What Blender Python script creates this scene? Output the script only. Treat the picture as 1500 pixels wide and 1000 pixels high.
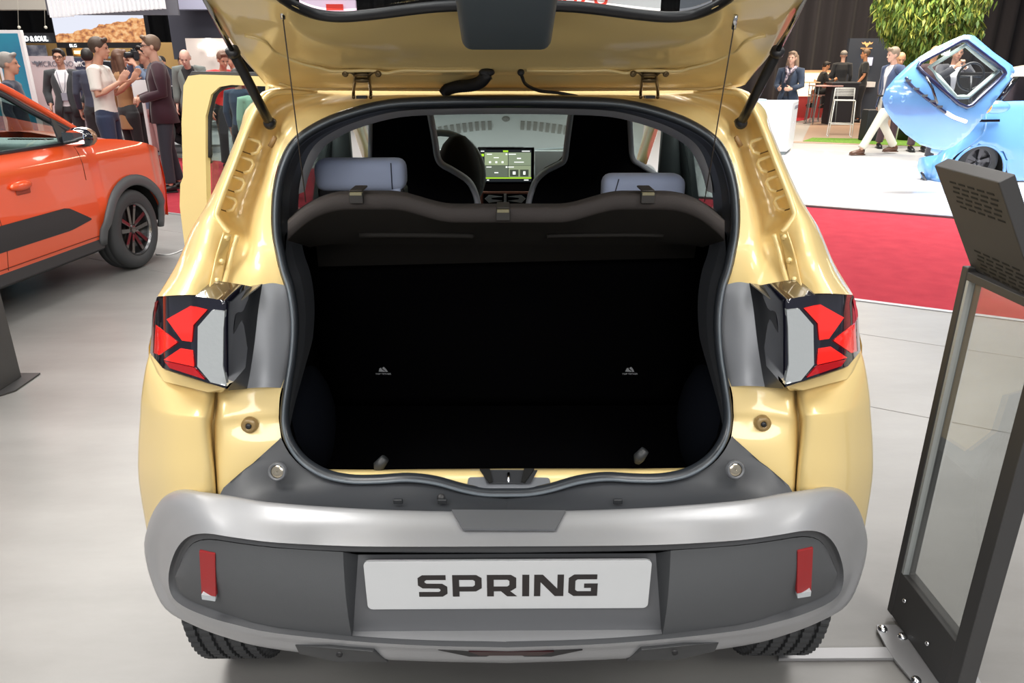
import bpy, bmesh, math, random
from mathutils import Vector, Matrix
from mathutils.geometry import tessellate_polygon
random.seed(7)
for o in list(bpy.data.objects): bpy.data.objects.remove(o)
SC = bpy.context.scene
COL = SC.collection
PI = math.pi

# ---------------------------------------------------------------- camera
CAM_H, PITCH, YAW, FPX = 1.5, math.radians(20.5), math.radians(0.45), 1083.0
cd = bpy.data.cameras.new('camera'); cam = bpy.data.objects.new('camera', cd); COL.objects.link(cam)
cd.sensor_width = 36; cd.lens = FPX/1500*36; cd.clip_start = 0.02; cd.clip_end = 300
cam.location = (0, 0, CAM_H)
cam.rotation_euler = (PI/2-PITCH, 0, -YAW)
SC.camera = cam
# ---------------------------------------------------------------- world, light, exposure
SC.view_settings.view_transform = 'Standard'
SC.view_settings.look = 'None'
SC.view_settings.gamma = 1
SC.view_settings.use_curve_mapping = False
SC.view_settings.exposure = 0.62
w = bpy.data.worlds.new('hall_air'); SC.world = w; w.use_nodes = True
w.node_tree.nodes['Background'].inputs[0].default_value = (0.80, 0.83, 0.90, 1)
w.node_tree.nodes['Background'].inputs[1].default_value = 0.20

def area(name, loc, size, power, color=(1, .965, .91), target=None, spread=180):
    l = bpy.data.lights.new(name, 'AREA'); l.shape = 'RECTANGLE'; l.size, l.size_y = size
    l.energy = power; l.color = color; l.spread = math.radians(spread)
    o = bpy.data.objects.new(name, l); COL.objects.link(o); o.location = loc
    if target is not None:
        d = Vector(target)-Vector(loc); o.rotation_euler = d.to_track_quat('-Z', 'Y').to_euler()
    return o
area('ceiling_light', (-0.6, 1.0, 5.6), (3.4, 1.0), 90)
area('ceiling_light', (-2.3, .3, 5.2), (1.6, 1.0), 75, target=(-.4, 1.4, 1))
area('ceiling_light', (2.3, .3, 5.2), (1.6, 1.0), 62, target=(.4, 1.4, 1))
area('ceiling_light', (1.6, 3.8, 5.6), (3.0, 1.0), 40)
area('ceiling_light', (-3.6, 4.6, 5.6), (3.0, 1.2), 130)
area('ceiling_light', (-2.7, -1.8, 4.3), (2.2, .9), 72, target=(0, 1.4, .9))
area('ceiling_light', (0, -5.2, 4.1), (4.0, 1.2), 120, (1, .975, .94), target=(0, 1.6, 1.0))
area('ceiling_light', (2.7, -1.8, 4.3), (2.2, .9), 62, target=(0, 1.4, .9))
area('ceiling_light', (3.2, 7.4, 6.2), (4.0, 1.2), 60)
area('spot_bank', (6.4, 9.0, 6.2), (5.0, 1.6), 420, (1, .985, .97), spread=110)
area('spot_bank', (7.6, 13.6, 6.4), (5.0, 1.6), 380, (1, .97, .94))
area('ceiling_light', (-5.5, 9.5, 6.2), (4.0, 1.6), 330)
area('ceiling_light', (-6.5, 15.0, 6.2), (5.0, 1.6), 420)
area('ceiling_light', (9.5, 21.5, 5.5), (5.0, 1.6), 420, (1, .80, .58))

# ---------------------------------------------------------------- materials
MT = {}
def mat(name, col, rough=.5, metal=0, coat=0, emit=None, spec=.5, noise=None, bump=None, alpha=None, sheen=0, coat_rough=.03):
    if name in MT: return MT[name]
    m = bpy.data.materials.new(name); m.use_nodes = True; MT[name] = m
    nt = m.node_tree; b = nt.nodes['Principled BSDF']
    b.inputs['Base Color'].default_value = (*col, 1); b.inputs['Roughness'].default_value = rough
    b.inputs['Metallic'].default_value = metal; b.inputs['Coat Weight'].default_value = coat
    b.inputs['Coat Roughness'].default_value = coat_rough
    b.inputs['Specular IOR Level'].default_value = spec
    b.inputs['Sheen Weight'].default_value = sheen
    if emit:
        b.inputs['Emission Color'].default_value = (*emit[0], 1); b.inputs['Emission Strength'].default_value = emit[1]
    if noise:   # (scale, second colour, contrast lo, hi)
        tc = nt.nodes.new('ShaderNodeTexCoord'); n = nt.nodes.new('ShaderNodeTexNoise'); n.inputs['Scale'].default_value = noise[0]
        n.inputs['Detail'].default_value = 6
        r = nt.nodes.new('ShaderNodeValToRGB'); r.color_ramp.elements[0].position = noise[2]; r.color_ramp.elements[1].position = noise[3]
        r.color_ramp.elements[0].color = (*col, 1); r.color_ramp.elements[1].color = (*noise[1], 1)
        nt.links.new(tc.outputs['Object'], n.inputs['Vector']); nt.links.new(n.outputs['Fac'], r.inputs['Fac'])
        nt.links.new(r.outputs['Color'], b.inputs['Base Color'])
    if bump:    # (scale, strength)
        tc = nt.nodes.new('ShaderNodeTexCoord'); n = nt.nodes.new('ShaderNodeTexNoise'); n.inputs['Scale'].default_value = bump[0]
        n.inputs['Detail'].default_value = 4
        bp = nt.nodes.new('ShaderNodeBump'); bp.inputs['Strength'].default_value = bump[1]; bp.inputs['Distance'].default_value = .01
        nt.links.new(tc.outputs['Object'], n.inputs['Vector']); nt.links.new(n.outputs['Fac'], bp.inputs['Height'])
        nt.links.new(bp.outputs['Normal'], b.inputs['Normal'])
    return m
def glass(name, tint, refl=.08, rough=.0, power=3.0):
    m = bpy.data.materials.new(name); m.use_nodes = True; MT[name] = m
    nt = m.node_tree; nt.nodes.clear()
    out = nt.nodes.new('ShaderNodeOutputMaterial'); mx = nt.nodes.new('ShaderNodeMixShader')
    tr = nt.nodes.new('ShaderNodeBsdfTransparent'); tr.inputs[0].default_value = (*tint, 1)
    gl = nt.nodes.new('ShaderNodeBsdfGlossy'); gl.inputs['Roughness'].default_value = rough
    lw = nt.nodes.new('ShaderNodeLayerWeight'); lw.inputs[0].default_value = .5
    pw = nt.nodes.new('ShaderNodeMath'); pw.operation = 'POWER'; pw.inputs[1].default_value = power
    ad = nt.nodes.new('ShaderNodeMath'); ad.operation = 'MULTIPLY_ADD'; ad.inputs[1].default_value = 1-refl; ad.inputs[2].default_value = refl
    nt.links.new(lw.outputs['Facing'], pw.inputs[0]); nt.links.new(pw.outputs[0], ad.inputs[0]); nt.links.new(ad.outputs[0], mx.inputs[0])
    nt.links.new(tr.outputs[0], mx.inputs[1]); nt.links.new(gl.outputs[0], mx.inputs[2]); nt.links.new(mx.outputs[0], out.inputs[0])
    return m
GOLD = mat('gold_paint', (.84, .645, .285), .42, .12, .75, coat_rough=.06)
ORANGE = mat('orange_paint', (.76, .085, .016), .32, .1, .7)
SILVER = mat('satin_grey_plastic', (.36, .365, .38), .36, .35, .15, bump=(900, .03), coat_rough=.3)
INSERT = mat('dark_grain_plastic', (.078, .082, .088), .62, 0, bump=(1400, .25))
TRIM = mat('dark_grey_plastic', (.040, .043, .049), .42, 0, bump=(900, .05))
GREYTRIM = mat('grey_pillar_plastic', (.24, .25, .27), .38, .25, bump=(900, .04))
BLACKP = mat('black_plastic', (.012, .012, .014), .45)
PIANO = mat('gloss_black', (.006, .006, .012), .08, 0, 1)
RUBBER = mat('rubber', (.022, .024, .027), .42, bump=(500, .06))
SEALM = mat('seal_rubber', (.022, .026, .032), .33, 0, .1)
TYRE = mat('tyre_rubber', (.035, .037, .040), .62, bump=(300, .1))
CARPET = mat('black_carpet', (.0025, .0025, .003), 1.0, bump=(1200, .5), spec=0)
CARPET2 = mat('dark_blue_carpet', (.006, .007, .010), 1.0, bump=(1200, .5), spec=0)
SHELF = mat('shelf_felt', (.055, .048, .046), .85, bump=(700, .2), spec=.25)
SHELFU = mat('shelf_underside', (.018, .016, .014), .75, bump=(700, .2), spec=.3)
FABRIC = mat('blue_grey_fabric', (.52, .60, .82), .85, bump=(1500, .3), sheen=.3)
SEATB = mat('seat_black_cloth', (.006, .006, .008), .95, bump=(900, .4), spec=.1)
PIPING = mat('grey_piping', (.60, .61, .68), .6)
LGREY = mat('light_grey_plastic', (.42, .45, .47), .5)
MGREY = mat('mid_grey_plastic', (.20, .23, .235), .55)
HEADL = mat('headliner_grey', (.72, .72, .74), .8)
CHROME = mat('chrome', (.75, .76, .78), .12, 1)
STEEL = mat('brushed_steel', (.34, .34, .35), .38, .5, bump=(300, .05))
WHITE = mat('white_paint', (.80, .80, .80), .4)
PLATE = mat('plate_white', (.66, .68, .70), .16, .15, .6)
LETTER = mat('plate_letter', (.022, .018, .018), .4)
REDL = mat('red_lens', (.90, .012, .008), .18, 0, 1, emit=((1, .03, .02), .28))
REDD = mat('dark_red_lens', (.42, .006, .010), .2, 0, 1)
REFL = mat('red_reflector', (.30, .008, .010), .45, 0, .25, bump=(800, .3))
CLEARL = mat('clear_lens', (.50, .53, .54), .22, .45, 1, bump=(120, .05))
BMETAL = mat('brown_metal', (.17, .12, .06), .35, .8)
STANDM = mat('stand_anthracite', (.062, .061, .062), .50, .35, bump=(1500, .06))
GLASS = glass('car_glass', (.80, .88, .86), .05)
WSHIELD = glass('windscreen_glass', (.70, .84, .82), .10, .02, 2.0)
TGLASS = glass('tinted_glass', (.50, .53, .55), .04, 0, 6.0)
CLRG = glass('clear_glass', (.94, .97, .95), .04)
MIRRORM = mat('mirror_silvering', (.8, .82, .84), .03, 1)
GRASS = mat('artificial_grass', (.07, .16, .015), .9, noise=(60, (.22, .42, .04), .35, .65), bump=(200, .6))
RED = mat('red_carpet', (.33, .026, .042), .95, noise=(6, (.40, .036, .052), .3, .7), bump=(700, .5), spec=.15)
SKIN = mat('skin_light', (.62, .36, .26), .55)
SKIN2 = mat('skin_tan', (.52, .27, .18), .55)
DARK = mat('void_black', (.004, .004, .004), .9)
ANTH = mat('anthracite_cloth', (.020, .021, .026), .9)

# ---------------------------------------------------------------- geometry helpers
def ray(px, py):
    a = (px-750)/FPX; b = (py-500)/FPX
    d = (a, math.cos(PITCH)-b*math.sin(PITCH), -math.sin(PITCH)-b*math.cos(PITCH))
    c, s = math.cos(YAW), math.sin(YAW)
    return Vector((d[0]*c+d[1]*s, -d[0]*s+d[1]*c, d[2]))
def at(px, py, Y):            # world point seen at a pixel of the photo, at a measured distance Y
    d = ray(px, py); t = Y/d.y
    return Vector((d.x*t, Y, CAM_H+d.z*t))
def gnd(px, py, z=0):         # world point on a level surface
    d = ray(px, py); t = (z-CAM_H)/d.z
    return Vector((d.x*t, d.y*t, z))
CX = 741.5
def cp(p):                     # control point: (u,y,Y) measured from the car's centre line, or a world Vector
    if isinstance(p, Vector): return p
    return at(CX+p[0], p[1], p[2])
WM = {}                        # world matrix of every root
def link(o, name, m, parent, local):
    COL.objects.link(o)
    if m is not None:
        if isinstance(m, (list, tuple)):
            for x in m: o.data.materials.append(x)
        else: o.data.materials.append(m)
    if parent is not None:
        o.parent = parent
        if not local: o.matrix_parent_inverse = WM.get(parent.name, Matrix()).inverted()
    return o
def mk(name, vs, fs, m, parent=None, smooth=True, local=False, sub=0, bevel=0, solid=0, auto=None, midx=None):
    me = bpy.data.meshes.new(name)
    me.from_pydata([tuple(v) for v in vs], [], fs); me.update()
    return fin(name, me, m, parent, smooth, local, sub, bevel, solid, auto, midx)
def fin(name, me, m, parent=None, smooth=True, local=False, sub=0, bevel=0, solid=0, auto=None, midx=None):
    if smooth:
        for p in me.polygons: p.use_smooth = True
    if midx:
        for p, i in zip(me.polygons, midx): p.material_index = i
    o = bpy.data.objects.new(name, me); link(o, name, m, parent, local)
    if solid:
        q = o.modifiers.new('s', 'SOLIDIFY'); q.thickness = abs(solid); q.offset = -1 if solid > 0 else 1
    if bevel:
        q = o.modifiers.new('b', 'BEVEL'); q.width = bevel; q.segments = 2; q.limit_method = 'ANGLE'; q.angle_limit = .6
        if not smooth:
            for p in me.polygons: p.use_smooth = True
            q.harden_normals = True
    if sub:
        q = o.modifiers.new('u', 'SUBSURF'); q.levels = sub; q.render_levels = sub
    return o
class MB:
    """collects shapes into one mesh"""
    def __init__(s): s.v = []; s.f = []; s.mi = []; s.weld = False
    def add(s, vs, fs, mi=0):
        n = len(s.v); s.v += [Vector(v) for v in vs]; s.f += [tuple(i+n for i in f) for f in fs]; s.mi += [mi]*len(fs); return s
    def box(s, c, d, rot=None, mi=0):
        c = Vector(c); vs = []
        for x in (-.5, .5):
            for y in (-.5, .5):
                for z in (-.5, .5):
                    v = Vector((x*d[0], y*d[1], z*d[2]))
                    if rot is not None: v = rot @ v
                    vs.append(c+v)
        return s.add(vs, [(0, 1, 3, 2), (4, 6, 7, 5), (0, 4, 5, 1), (2, 3, 7, 6), (0, 2, 6, 4), (1, 5, 7, 3)], mi)
    def tube(s, pts, r, n=10, right=None, ry=None, cap=True, closed=False, mi=0):
        pts = [Vector(p) for p in pts]; N = len(pts)
        rs = r if isinstance(r, (list, tuple)) else [r]*N
        rys = ry if isinstance(ry, (list, tuple)) else ([ry]*N if ry else rs)
        vs = []; prev = None
        for i, p in enumerate(pts):
            if closed: t = pts[(i+1) % N]-pts[i-1]
            else: t = pts[min(i+1, N-1)]-pts[max(i-1, 0)]
            if t.length < 1e-9: t = Vector((0, 0, 1))
            t.normalize()
            a = Vector(right) if right is not None else (prev if prev is not None else (Vector((1, 0, 0)) if abs(t.x) < .9 else Vector((0, 1, 0))))
            a = a - t*a.dot(t)
            if a.length < 1e-6: a = t.orthogonal()
            a.normalize(); b = t.cross(a); prev = a
            for k in range(n):
                q = 2*PI*k/n; vs.append(p+a*(rs[i]*math.cos(q))+b*(rys[i]*math.sin(q)))
        fs = []
        for i in range(N if closed else N-1):
            j = (i+1) % N
            for k in range(n):
                l = (k+1) % n; fs.append((i*n+k, i*n+l, j*n+l, j*n+k))
        if cap and not closed:
            fs.append(tuple(range(n-1, -1, -1))); fs.append(tuple((N-1)*n+k for k in range(n)))
        return s.add(vs, fs, mi)
    def ball(s, c, r, rot=None, nu=14, nv=9, mi=0):
        c = Vector(c); r = r if isinstance(r, (tuple, list)) else (r, r, r); vs = []
        for j in range(1, nv):
            t = PI*j/nv
            for i in range(nu):
                q = 2*PI*i/nu; v = Vector((r[0]*math.sin(t)*math.cos(q), r[1]*math.sin(t)*math.sin(q), r[2]*math.cos(t)))
                vs.append(c+(rot @ v if rot is not None else v))
        tp = Vector((0, 0, r[2])); bt = Vector((0, 0, -r[2]))
        vs.append(c+(rot @ tp if rot is not None else tp)); vs.append(c+(rot @ bt if rot is not None else bt))
        a, b = len(vs)-2, len(vs)-1; fs = []
        for j in range(nv-2):
            for i in range(nu):
                k = (i+1) % nu; fs.append((j*nu+i, (j+1)*nu+i, (j+1)*nu+k, j*nu+k))
        for i in range(nu):
            k = (i+1) % nu; fs.append((a, i, k)); fs.append((b, (nv-2)*nu+k, (nv-2)*nu+i))
        return s.add(vs, fs, mi)
    def lathe(s, prof, o, axis, n=32, mi=0, closed=False):   # prof: (r, h) along the axis
        o = Vector(o); ax = Vector(axis).normalized(); a = ax.orthogonal().normalized(); b = ax.cross(a); vs = []
        for i in range(n):
            q = 2*PI*i/n; d = a*math.cos(q)+b*math.sin(q)
            for r, h in prof: vs.append(o+d*r+ax*h)
        m = len(prof); fs = []
        for i in range(n):
            j = (i+1) % n
            for k in range(m if closed else m-1):
                l = (k+1) % m; fs.append((i*m+k, i*m+l, j*m+l, j*m+k))
        return s.add(vs, fs, mi)
    def prism(s, poly, off, mi=0):      # 3D planar-ish polygon extruded by a vector
        poly = [Vector(p) for p in poly]; off = Vector(off); n = len(poly)
        tri = tessellate_polygon([poly])
        vs = poly+[p+off for p in poly]; fs = [tuple(t) for t in tri]+[tuple(i+n for i in reversed(t)) for t in tri]
        fs += [(i, (i+1) % n, (i+1) % n+n, i+n) for i in range(n)]
        return s.add(vs, fs, mi)
    def mirror(s):
        n = len(s.v); s.v += [Vector((-v.x, v.y, v.z)) for v in s.v]; s.f += [tuple(i+n for i in reversed(f)) for f in s.f]; s.mi += s.mi[:]
        return s
    def flip(s):
        s.v = [Vector((-v.x, v.y, v.z)) for v in s.v]; s.f = [tuple(reversed(f)) for f in s.f]; return s
    def build(s, name, m, parent=None, **k):
        bm = bmesh.new(); me = bpy.data.meshes.new(name); me.from_pydata([tuple(v) for v in s.v], [], s.f); me.update()
        for p, i in zip(me.polygons, s.mi): p.material_index = i
        bm.from_mesh(me)
        if s.weld: bmesh.ops.remove_doubles(bm, verts=[q for q in bm.verts if abs(q.co.x) < .004], dist=2e-3)
        for q in bm.verts:
            if s.weld and abs(q.co.x) < .002: q.co.x = 0
        bmesh.ops.recalc_face_normals(bm, faces=bm.faces)
        bm.to_mesh(me); bm.free()
        return fin(name, me, m, parent, **k)
def cr(p0, p1, p2, p3, t):
    return .5*((2*p1)+(p2-p0)*t+(2*p0-5*p1+4*p2-p3)*t*t+(3*p1-p0-3*p2+p3)*t*t*t)
def spline(pts, n=6, closed=False):
    P = [cp(p) if not isinstance(p, (float, int)) else p for p in pts]; N = len(P); out = []
    for i in range(N if closed else N-1):
        a = P[(i-1) % N] if closed or i else P[0]*2-P[1]
        b = P[i]; c = P[(i+1) % N]; d = P[(i+2) % N] if closed or i+2 < N else P[N-1]*2-P[N-2]
        for k in range(n): out.append(cr(a, b, c, d, k/n))
    if not closed: out.append(P[-1])
    return out
def grid(rows):
    R = len(rows); C = len(rows[0]); vs = [p for r in rows for p in r]
    fs = [(i*C+j, i*C+j+1, (i+1)*C+j+1, (i+1)*C+j) for i in range(R-1) for j in range(C-1)]
    return vs, fs
def patch(rows, nu=5, nv=5):
    """smooth surface through a grid of control points"""
    A = [spline(r, nu) for r in rows]
    cols = [spline([A[i][j] for i in range(len(A))], nv) for j in range(len(A[0]))]
    return grid([[cols[j][i] for j in range(len(cols))] for i in range(len(cols[0]))])
def root(name, label, cat, loc=(0, 0, 0), rz=0, group=None):
    o = bpy.data.objects.new(name, None); COL.objects.link(o); o.empty_display_size = .1
    o.location = loc; o.rotation_euler = (0, 0, rz); o['label'] = label; o['category'] = cat
    if group: o['group'] = group
    WM[o.name] = Matrix.Translation(Vector(loc)) @ Matrix.Rotation(rz, 4, 'Z')
    return o
def tag(o, label, cat, group=None):
    o['label'] = label; o['category'] = cat
    if group: o['group'] = group
    return o
def plab(o, label): o['label'] = label; return o
def struct(o): o['kind'] = 'structure'; return o
DG = None
def realise(o):                # bake the modifiers of an object into its mesh
    dg = bpy.context.evaluated_depsgraph_get(); e = o.evaluated_get(dg)
    me = bpy.data.meshes.new_from_object(e); o.modifiers.clear(); o.data = me
    return o
def text_mesh(name, body, size, m, parent=None, ext=.002, sx=1.0, M=None, local=False, bold=0):
    c = bpy.data.curves.new(name, 'FONT'); c.body = body; c.size = size; c.extrude = ext; c.align_x = 'CENTER'; c.align_y = 'CENTER'; c.offset = bold
    c.resolution_u = 3
    t = bpy.data.objects.new(name+'_tmp', c); COL.objects.link(t)
    dg = bpy.context.evaluated_depsgraph_get(); me = bpy.data.meshes.new_from_object(t.evaluated_get(dg)); bpy.data.objects.remove(t)
    me.transform(Matrix.Diagonal((sx, 1, 1, 1)))
    if M is not None: me.transform(M)
    me.materials.clear()
    return fin(name, me, m, parent, smooth=False, local=local)
def face_M(o, right, up):      # text/flat frame: x -> right, y -> up
    r = Vector(right).normalized(); u = Vector(up).normalized(); n = r.cross(u)
    M = Matrix((r, u, n)).transposed().to_4x4(); M.translation = Vector(o); return M

def lerp(a, b, t): return Vector(a)+(Vector(b)-Vector(a))*t
def M2(mb, name, m, parent=None, **k):      # both sides of a symmetric thing: one mesh across the middle, two where the halves are apart
    if min(v.x for v in mb.v) > .004:
        mb2 = MB(); mb2.v = [v.copy() for v in mb.v]; mb2.f = mb.f[:]; mb2.mi = mb.mi[:]
        o = mb.build(name, m, parent, **k); mb2.flip().build(name, m, parent, **k); return o
    mb.mirror(); mb.weld = True
    return mb.build(name, m, parent, **k)
# ---------------------------------------------------------------- the hall (structure)
def floor_mat():
    m = mat('show_floor_vinyl', (.22, .215, .21), .38, 0, .06, coat_rough=.22)
    nt = m.node_tree; b = nt.nodes['Principled BSDF']
    tc = nt.nodes.new('ShaderNodeTexCoord'); mp = nt.nodes.new('ShaderNodeMapping'); mp.inputs['Scale'].default_value = (1, 3.0, 1)
    n = nt.nodes.new('ShaderNodeTexNoise'); n.inputs['Scale'].default_value = 1.3; n.inputs['Detail'].default_value = 8; n.inputs['Roughness'].default_value = .6
    r = nt.nodes.new('ShaderNodeValToRGB'); r.color_ramp.elements[0].position = .3; r.color_ramp.elements[1].position = .7
    r.color_ramp.elements[0].color = (.195, .19, .183, 1); r.color_ramp.elements[1].color = (.25, .244, .237, 1)
    n2 = nt.nodes.new('ShaderNodeTexNoise'); n2.inputs['Scale'].default_value = 9; n2.inputs['Detail'].default_value = 5
    bp = nt.nodes.new('ShaderNodeBump'); bp.inputs['Strength'].default_value = .12; bp.inputs['Distance'].default_value = .01
    nt.links.new(tc.outputs['Object'], mp.inputs['Vector']); nt.links.new(mp.outputs['Vector'], n.inputs['Vector']); nt.links.new(tc.outputs['Object'], n2.inputs['Vector'])
    nt.links.new(n.outputs['Fac'], r.inputs['Fac']); nt.links.new(r.outputs['Color'], b.inputs['Base Color'])
    nt.links.new(n2.outputs['Fac'], bp.inputs['Height']); nt.links.new(bp.outputs['Normal'], b.inputs['Normal'])
    return m
FLOOR = floor_mat()
AISLE = Vector((.883, -.469, 0)); AN = Vector((.469, .883, 0))
A0 = Vector((2.373, 4.82, 0))             # a point on the near edge of the red aisle
def ap(s, n, z=0): v = A0+AISLE*s+AN*n; v.z = z; return v
def slab(name, poly, top, m, thick=.02):
    vs = [Vector((p.x, p.y, top)) for p in poly]
    return MB().prism(vs, (0, 0, -thick)).build(name, m, smooth=False)
struct(slab('floor', [Vector((-30, -8, 0)), Vector((30, -8, 0)), Vector((30, 45, 0)), Vector((-30, 45, 0))], -.004, mat('hall_concrete', (.40, .39, .38), .5), .1))
struct(slab('floor', [ap(-22, 0), ap(14, 0), Vector((14, -7, 0)), Vector((-24, -7, 0))], 0, FLOOR, .003))
struct(slab('floor', [ap(-26, .0), ap(20, .0), ap(20, 3.55), ap(-26, 3.55)], .001, RED, .004))
WHITEF = mat('white_platform', (.66, .66, .67), .25, 0, .4, coat_rough=.15)
struct(slab('floor', [ap(-2.6, 3.62), ap(14, 3.62), ap(14, 8.2), ap(9.8, 9.9), ap(-4.2, 9.9)], .001, WHITEF, .004))
struct(slab('floor', [gnd(1100, 207), gnd(1175, 207), gnd(1195, 166), gnd(1500, 166), gnd(1500, 220), gnd(1345, 214.5)], .002, mat('beige_vinyl', (.42, .29, .22), .4), .004))
struct(slab('floor', [gnd(1160, 181), gnd(1176, 181), gnd(1215, 158), gnd(1450, 158), gnd(1450, 172), gnd(1215, 178)], .004, WHITEF, .004))
struct(slab('floor', [gnd(1100, 186), gnd(1178, 176), gnd(1222, 157), gnd(1222, 130), gnd(1100, 130)], .003, RED, .003))
struct(slab('floor', [gnd(-120, 224), gnd(205, 222), gnd(340, 223), gnd(340, 185), gnd(-120, 175)], .08, mat('grey_platform', (.62, .63, .65), .3, 0, .3), .08))
slab_e = MB()
def strip(a, b, w, h): 
    d = (b-a).normalized(); n = Vector((-d.y, d.x, 0))*w/2
    return [a-n, b-n, b+n, a+n]
struct(MB().prism([v+Vector((0, 0, .001)) for v in strip(ap(-22, -.015), ap(14, -.015), .045, 0)], (0, 0, .005)).build('trim_1', STEEL, smooth=False))
struct(MB().prism([v+Vector((0, 0, .001)) for v in strip(ap(-2.6, 3.585), ap(14, 3.585), .06, 0)], (0, 0, .02)).build('trim_2', mat('dark_edge', (.12, .12, .13), .4, .6), smooth=False))
for k, (a, b) in enumerate((((-12, -.55), (14, -.95)), ((-12, -1.55), (14, -2.1)))):
    struct(MB().prism([v+Vector((0, 0, .0006)) for v in strip(ap(*a), ap(*b), .006, 0)], (0, 0, .0008)).build('trim_%d' % (3+k), mat('floor_seam', (.25, .24, .23), .5), smooth=False))
g = slab('artificial_grass', [gnd(1176, 207), gnd(1190, 202), gnd(1350, 205), gnd(1350, 214.5)], .008, GRASS, .007); tag(g, 'strip of bright green artificial grass beside the white platform', 'grass mat'); 

def pbox(name, x0, y0, x1, y1, Y, d, m, parent=None, **k):      # upright slab seen between two pixels at depth Y
    a = at(x0, y1, Y); b = at(x1, y0, Y)
    cz0 = at((x0+x1)/2, y1, Y).z; cz1 = at((x0+x1)/2, y0, Y).z
    return MB().box(((a.x+b.x)/2, Y+d/2, (cz0+cz1)/2), (abs(b.x-a.x), d, cz1-cz0)).build(name, m, parent, smooth=False, **k)
# black curtain at the right and back
def curtain(name, x0, x1, Y, z0, z1, m, amp=.12, per=.55, Y2=None):
    vs = []; fs = []; n = int((x1-x0)/per*8); 
    for i in range(n+1):
        t = i/n; x = x0+(x1-x0)*t; y = Y+((Y2 or Y)-Y)*t+amp*math.sin(i/8*2*PI)+.05*math.sin(i*.37)
        vs += [(x, y, z0), (x, y, z1)]
    for i in range(n): fs.append((2*i, 2*i+2, 2*i+3, 2*i+1))
    return mk(name, vs, fs, m)
struct(curtain('wall_back', 6.5, 30, 25.5, 0, 9.0, mat('black_drape', (.016, .015, .020), .9, sheen=.1), Y2=24.0))
struct(curtain('wall_back', -30, 6.5, 30.0, 0, 9.0, mat('dark_drape', (.018, .018, .020), .95)))
struct(MB().box((0, 23, 9.1), (60, 26, .1)).build('ceiling', mat('ceiling_black', (.02, .02, .02), .9), smooth=False))

# ---------------------------------------------------------------- background left
t = pbox('suspended_wall', -200, -120, 72, 14, 17, .3, mat('beige_panel', (.42, .39, .34), .8)); struct(t); t.name = 'trim_5'
# white baffle canopy
r = root('baffle_canopy', 'white ceiling canopy of thin hanging vertical slats above the screen', 'ceiling canopy', at(155, 10, 15))
for i in range(26):
    x = 74+i*6.6; yb = 24-(i*.45)
    if i < 5: yb = 26-.5*i
    a = at(x, yb, 15.0); b = at(x-8-(0.1*i), -60, 15.0)
    s = MB().box(((a.x+b.x)/2, 15.0, (a.z+b.z)/2), (.040, .16, b.z-a.z)).build('slat', mat('slat_glow_white', (.9, .9, .92), .4, emit=((1, 1, 1), .10)), r, smooth=False)  # white slats, no lamps: brightness added as faint emission in the material
pbox('ceiling_board', 70, -60, 250, 22, 15.32, .06, mat('board_grey', (.12, .12, .14), .6), r)
r = root('led_screen', 'big video screen showing an orange autumn hillside with a road', 'screen', at(145, 62, 15.6))
m = mat('screen_picture', (.0, .0, .0), .5)
nt = m.node_tree; b = nt.nodes['Principled BSDF']; tc = nt.nodes.new('ShaderNodeTexCoord')
sx = nt.nodes.new('ShaderNodeSeparateXYZ'); n = nt.nodes.new('ShaderNodeTexNoise'); n.inputs['Scale'].default_value = 7; n.inputs['Detail'].default_value = 6
rp = nt.nodes.new('ShaderNodeValToRGB'); e = rp.color_ramp.elements; e[0].position = .35; e[0].color = (.35, .12, .06, 1); e[1].position = .62; e[1].color = (1, .62, .30, 1)
q = e.new(.5); q.color = (.85, .38, .14, 1)
md = nt.nodes.new('ShaderNodeMath'); md.operation = 'MULTIPLY_ADD'; md.inputs[1].default_value = .62; md.inputs[2].default_value = .0
n2 = nt.nodes.new('ShaderNodeTexNoise'); n2.inputs['Scale'].default_value = 2.5
ad = nt.nodes.new('ShaderNodeMath'); ad.operation = 'MULTIPLY_ADD'; ad.inputs[1].default_value = .45
gt = nt.nodes.new('ShaderNodeMath'); gt.operation = 'GREATER_THAN'
mx = nt.nodes.new('ShaderNodeMix'); mx.data_type = 'RGBA'; mx.inputs['B'].default_value = (.85, .88, 1, 1)
nt.links.new(tc.outputs['Generated'], sx.inputs[0]); mpp = nt.nodes.new('ShaderNodeMapping'); mpp.inputs['Scale'].default_value = (2.6, 0, 1); nt.links.new(tc.outputs['Generated'], mpp.inputs['Vector']); nt.links.new(mpp.outputs['Vector'], n.inputs['Vector']); nt.links.new(mpp.outputs['Vector'], n2.inputs['Vector'])
nt.links.new(sx.outputs['X'], md.inputs[0]); nt.links.new(n2.outputs['Fac'], ad.inputs[0]); nt.links.new(md.outputs[0], ad.inputs[2])
nt.links.new(sx.outputs['Z'], gt.inputs[0]); nt.links.new(ad.outputs[0], gt.inputs[1])
nt.links.new(n.outputs['Fac'], rp.inputs[0]); nt.links.new(rp.outputs[0], mx.inputs['A']); nt.links.new(gt.outputs[0], mx.inputs['Factor'])
nt.links.new(mx.outputs['Result'], b.inputs['Emission Color']); b.inputs['Emission Strength'].default_value = .62
pbox('display', 83, 17, 207, 62, 15.6, .05, m, r); pbox('housing', 82, 16, 208, 63, 15.66, .2, BLACKP, r)
for px in (98, 196): q_ = at(px, 64, 15.75); MB().box((q_.x, 15.78, q_.z/2), (.08, .08, q_.z)).build('upright', BLACKP, r, smooth=False)
pbox('lower_band', 84, 62.5, 205, 70, 15.55, .25, BLACKP, r)
o = text_mesh('lettering', 'BLG', .08, mat('lit_white', (1, 1, 1), .5, emit=((.9, .95, 1), 1.6)), r, M=face_M(at(107, 67, 15.53), (1, 0, 0), (0, 0, 1)))
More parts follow.
